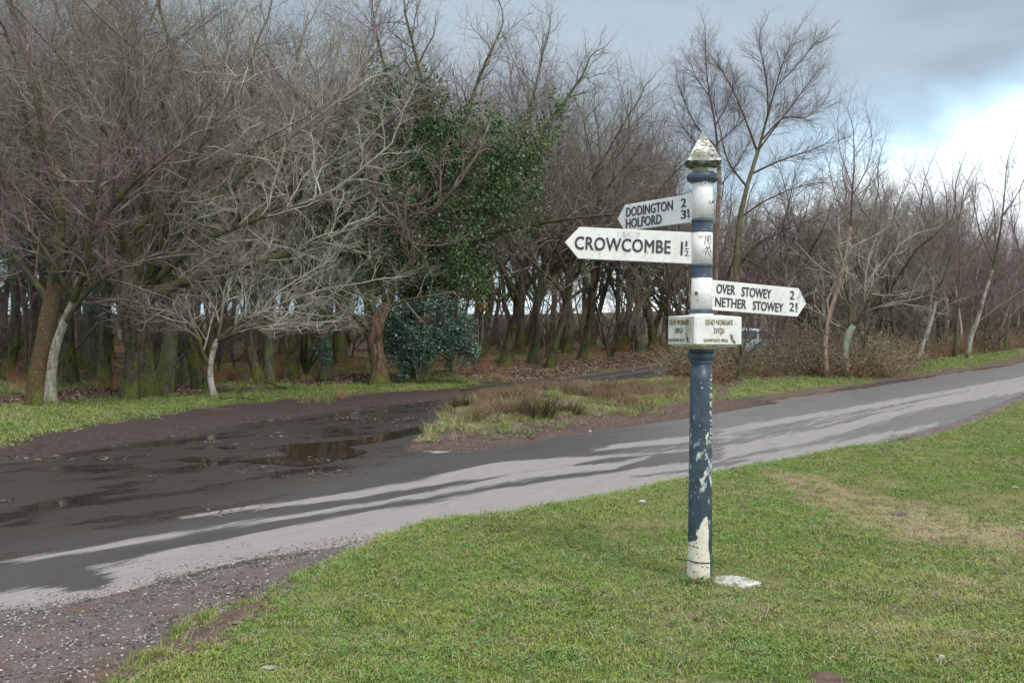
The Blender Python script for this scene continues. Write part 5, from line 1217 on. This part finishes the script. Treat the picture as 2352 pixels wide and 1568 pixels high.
# bramble thicket and bracken
def bramble(seed, n=34):
    g_ = Grow(seed); R = g_.r; lv = []
    cfg = [dict(w=.16, n=6, k=2, t0=.3, tip=.5, up=-.17, zmin=-.2), dict(w=.2, n=3, k=0, tip=.5, up=-.05, L=(.2, .5), ang=(.4, 1), rr=.7, zmin=-.2)]
    for i in range(n):
        a = R.random()*6.283; q = .45*R.random(); dv = Vector((math.cos(R.random()*6.28)*.6, math.sin(R.random()*6.28)*.6, 1)).normalized()
        g_.run((q*math.cos(a), q*math.sin(a), -.02), tuple(dv), R.uniform(.7, 1.7), .0055, 0, cfg)
    V, Fq, _ = tubes(g_.st, (3, 3)); m1 = npmesh('bramble', V, Fq, M_bram)
    for lev, pts, rad in g_.st:
        for pnt in pts[1:]:
            if R.random() < .42: lv.append((pnt[0]+R.gauss(0, .04), pnt[1]+R.gauss(0, .04), pnt[2]+R.gauss(0, .03)))
    m2 = leafmesh('bramble_leaf', lv, .065, M_bleaf, np.random.default_rng(seed), .5)
    bm = __import__('bmesh').new(); bm.from_mesh(m1); n1_ = len(bm.faces); bm.from_mesh(m2)
    bm.faces.ensure_lookup_table()
    for f in bm.faces[n1_:]: f.material_index = 1
    m1.materials.append(M_bleaf); bm.to_mesh(m1); bm.free(); return m1
bm_ = [bramble(80), bramble(81)]
THICK = gpoly([(1570,880),(1640,884),(1700,876),(1850,870),(2000,872),(2050,850),(2060,830),(2200,818),(2352,800),(2352,790),(2200,804),(2060,815),(1980,818),(1850,815),(1810,826),(1780,846),(1720,858),(1640,868),(1570,872)])
x, y = sample(7000, 24, 60, .12, .66, .9, 0); k = (sdist(x, y, THICK) < .6)&(sd_road(x, y) > .8); x, y = x[k], y[k]
p, r_ = place(x, y); 
q_ = rg.random(len(p)) < .4
nearv = (p[:, 0]/p[:, 1] < .375); scatter('bramble_thicket', p[q_], r_[q_], (np.where(nearv[q_], .8, .5)+.45*rg.random(q_.sum()))*np.where((p[q_, 0]/p[q_, 1] > .222)&(p[q_, 0]/p[q_, 1] < .278), .72, 1), bm_, 'tangled brown bramble thicket behind the post and along the right verge')
def bracken(seed):
    g_ = Grow(seed); R = g_.r; lv = []
    cfg = [dict(w=.14, n=4, k=5, t0=.3, tip=.4, up=-.12, zmin=-1), dict(w=.1, n=2, k=3, tip=.5, up=-.1, L=(.1, .25), ang=(.8, 1.3), rr=.7, zmin=-1), dict(w=.1, n=1, k=0, tip=.5, L=(.04, .09), ang=(.8, 1.3), rr=.8, zmin=-1)]
    for i in range(22):
        a = R.random()*6.283; q = .25*R.random(); dv = Vector((R.gauss(0, .5), R.gauss(0, .5), 1)).normalized()
        g_.run((q*math.cos(a), q*math.sin(a), -.02), tuple(dv), R.uniform(.3, .8), .005, 0, cfg)
    V, Fq, _ = tubes(g_.st, (3, 3, 3)); return npmesh('bracken', V, Fq, M_brac)
bk = [bracken(90), bracken(91)]
q2 = (rg.random(len(p)) < .55)
scatter('dead_bracken', p[q2], r_[q2], (.6+.6*rg.random(q2.sum()))*np.where((p[q2, 0]/p[q2, 1] > .222)&(p[q2, 0]/p[q2, 1] < .278), .6, 1), bk, 'russet dead bracken on the banks by the right-hand verge')
x, y = sample(1400, 24, 60, -.5, .66, .9, 0); k = (sd_road(x, y) > 1.0)&(sdist(x, y, VERGE) > .4)&(sdist(x, y, RVERGE) > .3)&(sdist(x, y, LAWN) > 2)&(sdist(x, y, ISLAND) > .2)&(fbm(x, y, .35, 2, 33) > .54)
x, y = x[k], y[k]; p, r_ = place(x, y); scatter('bracken_stems', p, r_, .5+.5*rg.random(len(p)), bk, 'thin dead bracken stems on the woodland floor')

x, y = sample(900, 4, 22, -.5, .6, 1.1); k = sdist(x, y, LAWN) < -.1; x, y = x[k], y[k]; p, r_ = place(x, y, .1); p[:, 2] += .012
scatter('lawn_litter', p, r_, .35+.4*rg.random(len(p)), [leafpatch('leaf_bits', 3, .12, .05, M_leaf, rg, .5), leafpatch('leaf_bits', 2, .1, .06, M_leaf, rg, .3)], 'a few dead leaves and straws lying on the lawn')
a_ = rg.uniform(0, 6.283, 46); rr_ = rg.uniform(.075, .12, 46)
p, r_ = place(px0.x+rr_*np.cos(a_), px0.y+rr_*np.sin(a_), .3); scatter('post_foot_grass', p, r_, .35+.4*rg.random(len(p)), tall, 'longer grass round the foot of the fingerpost')
# ------------------------------------------------------------------ stones and fallen wood
def stone(px, py, w, hh, label, col, seed, dep=None, name='stone', rot_=0.0):
    q = G(px, py); s = w/F*q.y; sh = hh/F*q.y; sdp = dep or s*.8; R = random.Random(seed)
    bm = __import__('bmesh').new(); __import__('bmesh').ops.create_icosphere(bm, subdivisions=3, radius=1)
    ax = [Vector((R.gauss(0, 1), R.gauss(0, 1), R.gauss(0, 1))).normalized() for _ in range(9)]
    for v in bm.verts:
        for a in ax:
            d = v.co.dot(a)
            if d > .72: v.co -= a*(d-.72)*.85
        v.co = Vector((v.co.x*s/2, v.co.y*sdp/2, v.co.z*sh/2))
    me = bpy.data.meshes.new(name); bm.to_mesh(me); bm.free()
    m, t, b = material('stone_'+str(seed), .85, .3); gp = opos(t); n = t.noise(gp, 40, 5, .6)
    t.l.new(t.mix(t.step(n, .35, .65), col, tuple(c*.62 for c in col)), b.inputs['Base Color']); bump(t, b, n, .5, .004); me.materials.append(m)
    o = link(bpy.data.objects.new(name, me)); o.location = (q.x, q.y, q.z+sh*.18); o.rotation_euler = (R.gauss(0, .1), R.gauss(0, .1), rot_); return tag(o, label, 'stone')
stone(1475, 1153, 17, 9, 'small white stone on the grass near the road edge, left of the post', (.62, .62, .60), 1)
stone(905, 1331, 14, 13, 'blue-grey upright pebble on the lawn towards the left', (.26, .28, .29), 2)
stone(772, 1459, 17, 9, 'pinkish-grey stone on the lawn near the red earth scar', (.34, .27, .25), 3)
stone(620, 1535, 46, 12, 'flat pale stone sunk in the lawn near the bottom edge', (.36, .33, .29), 4)
stone(2164, 1511, 14, 14, 'pale blue pebble near the bottom right of the lawn', (.42, .45, .48), 5)
stone(1289, 1265, 8, 6, 'tiny grey pebble in the middle of the lawn', (.33, .34, .34), 6)
stone(1094, 1175, 9, 5, 'tiny dark pebble at the road edge of the lawn', (.18, .19, .2), 7)
stone(1197, 1357, 14, 8, 'buff pebble beside a brown patch on the lawn', (.36, .31, .26), 8)
stone(2066, 1183, 40, 16, 'lumpy brown stone in the straw-coloured grass on the right', (.17, .14, .12), 9)
stone(2332, 1121, 20, 9, 'grey stone at the right edge of the straw-coloured grass', (.34, .35, .36), 10)
stone(778, 1239, 12, 7, 'pale chip of stone on the gravel below the dry road strip', (.45, .43, .41), 11)
stone(108, 1318+62, 9, 6, 'light pebble on the gravel near the left edge', (.45, .42, .39), 12)
stone(1355, 991, 10, 5, 'white stone at the muddy foot of the heather bank', (.5, .48, .44), 13)
stone(545, 1432, 30, 12, 'grey-brown stone embedded in the bare red earth at the lawn corner', (.22, .17, .16), 14)
stone(450, 1480, 22, 10, 'reddish stone lying in the bare earth at the lawn corner', (.24, .15, .13), 15)
# flat white slab beside the foot of the post
q = G(1690, 1336); ol = [(1630,1323),(1650,1321),(1690,1322),(1720,1327),(1750,1337),(1728,1342),(1705,1348),(1685,1344),(1655,1340),(1636,1333)]
V = []; Fc = []; zt = float(H(q.x, q.y))
pl = [march(a, b_, lambda x, y: zt+.012+0*x) for a, b_ in ol]; n_ = len(pl)
cx_ = sum(v.x for v in pl)/n_; cy_ = sum(v.y for v in pl)/n_
V = [(v.x, v.y, zt-.05) for v in pl]+[(v.x, v.y, zt+.010) for v in pl]+[(cx_+(v.x-cx_)*.93, cy_+(v.y-cy_)*.93, zt+.016) for v in pl]+[(cx_, cy_, zt+.017)]
for i in range(n_):
    j = (i+1) % n_; Fc += [(i, j, n_+j, n_+i), (n_+i, n_+j, 2*n_+j, 2*n_+i), (2*n_+i, 2*n_+j, 3*n_)]
m, t, b = material('white_slab', .8, .3); gp = gpos(t); n = t.noise(t.scale(gp, (1, 2.4, 1)), 14, 5, .6, 1.0)
c = t.mix(t.step(n, .40, .60), (.56, .55, .52), (.36, .35, .32)); c = t.mix(t.step(t.noise(gp, 9, 4, .6, .6), .6, .68), c, (.16, .17, .16)); t.l.new(c, b.inputs['Base Color']); bump(t, b, n, .5, .005)
tag(meshobj('stone_slab', V, Fc, m, None, False), 'flat white-painted stone slab set in the grass at the foot of the post', 'stone')
# fallen branches
def branch(pts, w, label, mat, lift=.02, side=0):
    q = [G(a, b_) for a, b_ in pts]; P3 = [(v.x, v.y, v.z+lift) for v in q]; c_ = Vector(P3[0])
    r0 = w/2/F*q[0].y; pp, rr_ = catmull([tuple(Vector(v)-c_) for v in P3], [r0*(1-.6*i/(len(P3)-1)) for i in range(len(P3))], 4)
    g_ = Grow(int(pts[0][0])); g_.st.append((1, pp, rr_))
    dirs = [tuple((Vector(pp[min(i+1, len(pp)-1)])-Vector(pp[max(i-1, 0)])).normalized()) for i in range(len(pp))]
    cf = [dict(k=3), dict(k=3, t0=.3), dict(w=.2, n=3, k=2, tip=.3, L=(.3, .7), ang=(.4, .9), rr=.5, zmin=-1), dict(w=.2, n=2, k=0, tip=.4, L=(.1, .3), ang=(.4, .9), rr=.6, zmin=-1)]
    g_.kids(pp, rr_, dirs, 1, 1, cf); o = bpy.data.objects.new('fallen_branch', crownmesh('fallen_branch', g_.st, mat)); link(o); o.location = c_
    return tag(o, label, 'branch')
branch([(655,905),(630,897),(595,878),(590,884)][:3], 5, 'pale grey fallen branch against the foot of the stout oak', M_grey, .15)
branch([(505,918),(540,916),(575,919),(590,922)], 6, 'dark fallen branch lying on the verge below the thick mossy oak', M_oak, .04)
branch([(330,952),(345,960),(380,966)], 3, 'thin twiggy fallen branch on the left grass verge', M_pale, .03)
branch([(1060,898),(1110,890),(1150,884)], 4, 'dark fallen branch on the verge below the gnarled trunk', M_oak, .05)
branch([(690,1110),(720,1105)], 2.5, 'small stick lying on the wet track left of the puddle', M_gnarl, .01)
branch([(1212,1003),(1224,1012)], 4, 'short grey stick at the foot of the heather bank', M_grey, .02)
branch([(1570,842),(1590,838),(1640,832)], 4, 'pale broken branch leaning in the brambles left of the post', M_pale, .25)
branch([(1935,868),(1990,853),(2030,850)], 4, 'fallen grey branch in the brambles under the pale forked sapling', M_grey, .2)

# ------------------------------------------------------------------ parked car, half hidden by the brambles
m, t, b = material('pale_silver_blue_car_paint', .3, .5); M_car = m; b.inputs['Base Color'].default_value = (.40, .49, .60, 1); b.inputs['Coat Weight'].default_value = .5
m, t, b = material('dark_car_glass', .08, .5); M_glass = m; b.inputs['Base Color'].default_value = (.03, .04, .05, 1)
m, t, b = material('tyre_rubber', .85, .2); M_tyre = m; b.inputs['Base Color'].default_value = (.02, .02, .02, 1)
m, t, b = material('wheel_alloy', .4, .5); M_alloy = m; b.inputs['Base Color'].default_value = (.45, .45, .46, 1); b.inputs['Metallic'].default_value = .7
Yc = 44.0; cpx = P(1690, 800, Yc); car = empty('parked_car', (cpx.x, Yc, 0)); gz_ = float(B(cpx.x, Yc))
car.location.z = max(gz_, EYE+(HZ-785)/F*Yc-1.45); car.rotation_euler = (0, 0, math.radians(-6))
tag(car, 'pale silver-blue parked car half hidden behind the brambles right of the sign box', 'car')
# profile along x (length), half width and heights
secs = [(-2.05,.62,.35,.55,None),(-1.95,.78,.25,.70,None),(-1.3,.84,.22,.86,None),(-.95,.85,.22,.92,.93),(-.35,.86,.22,.95,1.38),(.5,.86,.22,.96,1.44),(1.25,.85,.22,.97,1.36),(1.80,.82,.24,.95,.98),(1.98,.76,.28,.88,None),(2.05,.66,.38,.70,None)]
V = []; Fc = []
for x_, hw, zb2, zs, zr in secs:
    zr2 = zr or zs+.03
    for yy_, zz2 in ((-hw*.92, zb2), (-hw, zb2+.15), (-hw, zs-.12), (-hw*.95, zs), (-hw*.72, zr2-.04 if zr else zs+.02), (-hw*.45, zr2), (hw*.45, zr2), (hw*.72, zr2-.04 if zr else zs+.02), (hw*.95, zs), (hw, zs-.12), (hw, zb2+.15), (hw*.92, zb2)): V.append((x_, yy_, zz2))
n_ = 12
for i in range(len(secs)-1):
    for k in range(n_): Fc.append((i*n_+k, i*n_+(k+1) % n_, (i+1)*n_+(k+1) % n_, (i+1)*n_+k))
Fc += [tuple(range(n_)), tuple((len(secs)-1)*n_+k for k in reversed(range(n_)))]
bo = meshobj('body', V, Fc, M_car, car, True)
bm = __import__('bmesh').new(); bm.from_mesh(bo.data); __import__('bmesh').ops.recalc_face_normals(bm, faces=bm.faces); bm.to_mesh(bo.data); bm.free()
for s_ in (-1, 1):
    for xa, xb, ta, tb in ((-.72, -.02, -.32, -.02), (.04, .82, .04, .82), (.90, 1.60, .90, 1.22)):
        q = [(xa, s_*.842, .975), (xb, s_*.842, .985), (tb, s_*.655, 1.33), (ta, s_*.66, 1.31)]; q = [(a, b2+s_*.012, c2) for a, b2, c2 in q]
        q2 = [(a, b2-s_*.03, c2) for a, b2, c2 in q]; meshobj('side_window', q+q2, [(0,1,2,3),(7,6,5,4),(0,4,5,1),(1,5,6,2),(2,6,7,3),(3,7,4,0)], M_glass, car)
for nm_, xa, xb, za, zb2 in (('windscreen', -.96, -.42, .96, 1.34), ('rear_window', 1.80, 1.32, 1.0, 1.33)):
    o_ = .02 if xa > 0 else -.02; q = [(xa+o_, -.66, za), (xa+o_, .66, za), (xb+o_, .56, zb2), (xb+o_, -.56, zb2)]; q2 = [(a-o_*2, b2, c2-.03) for a, b2, c2 in q]
    meshobj(nm_, q+q2, [(0,1,2,3),(7,6,5,4),(0,4,5,1),(1,5,6,2),(2,6,7,3),(3,7,4,0)], M_glass, car)
def disc(nm, r, y0_, y1_, mat, parent):
    V = []; k_ = 20
    for y_ in (y0_, y1_):
        for j in range(k_): a = 2*math.pi*j/k_; V.append((r*math.cos(a), y_, r*math.sin(a)))
    return meshobj(nm, V, [tuple(range(k_)), tuple(range(2*k_-1, k_-1, -1))]+[(j, j+k_, (j+1) % k_+k_, (j+1) % k_) for j in range(k_)], mat, parent)
for x_ in (-1.28, 1.28):
    for s_ in (-1, 1):
        w_ = empty('wheel', (x_, s_*.80, .31)); w_.parent = car
        disc('tyre', .31, -.10, .10, M_tyre, w_); disc('rim', .20, -.112, .112, M_alloy, w_)
for s_ in (-1, 1):
    h_ = disc('headlight', .09, -.04, .04, M_alloy, car); h_.rotation_euler = (0, 0, math.radians(90)); h_.location = (-1.97, s_*.58, .62)
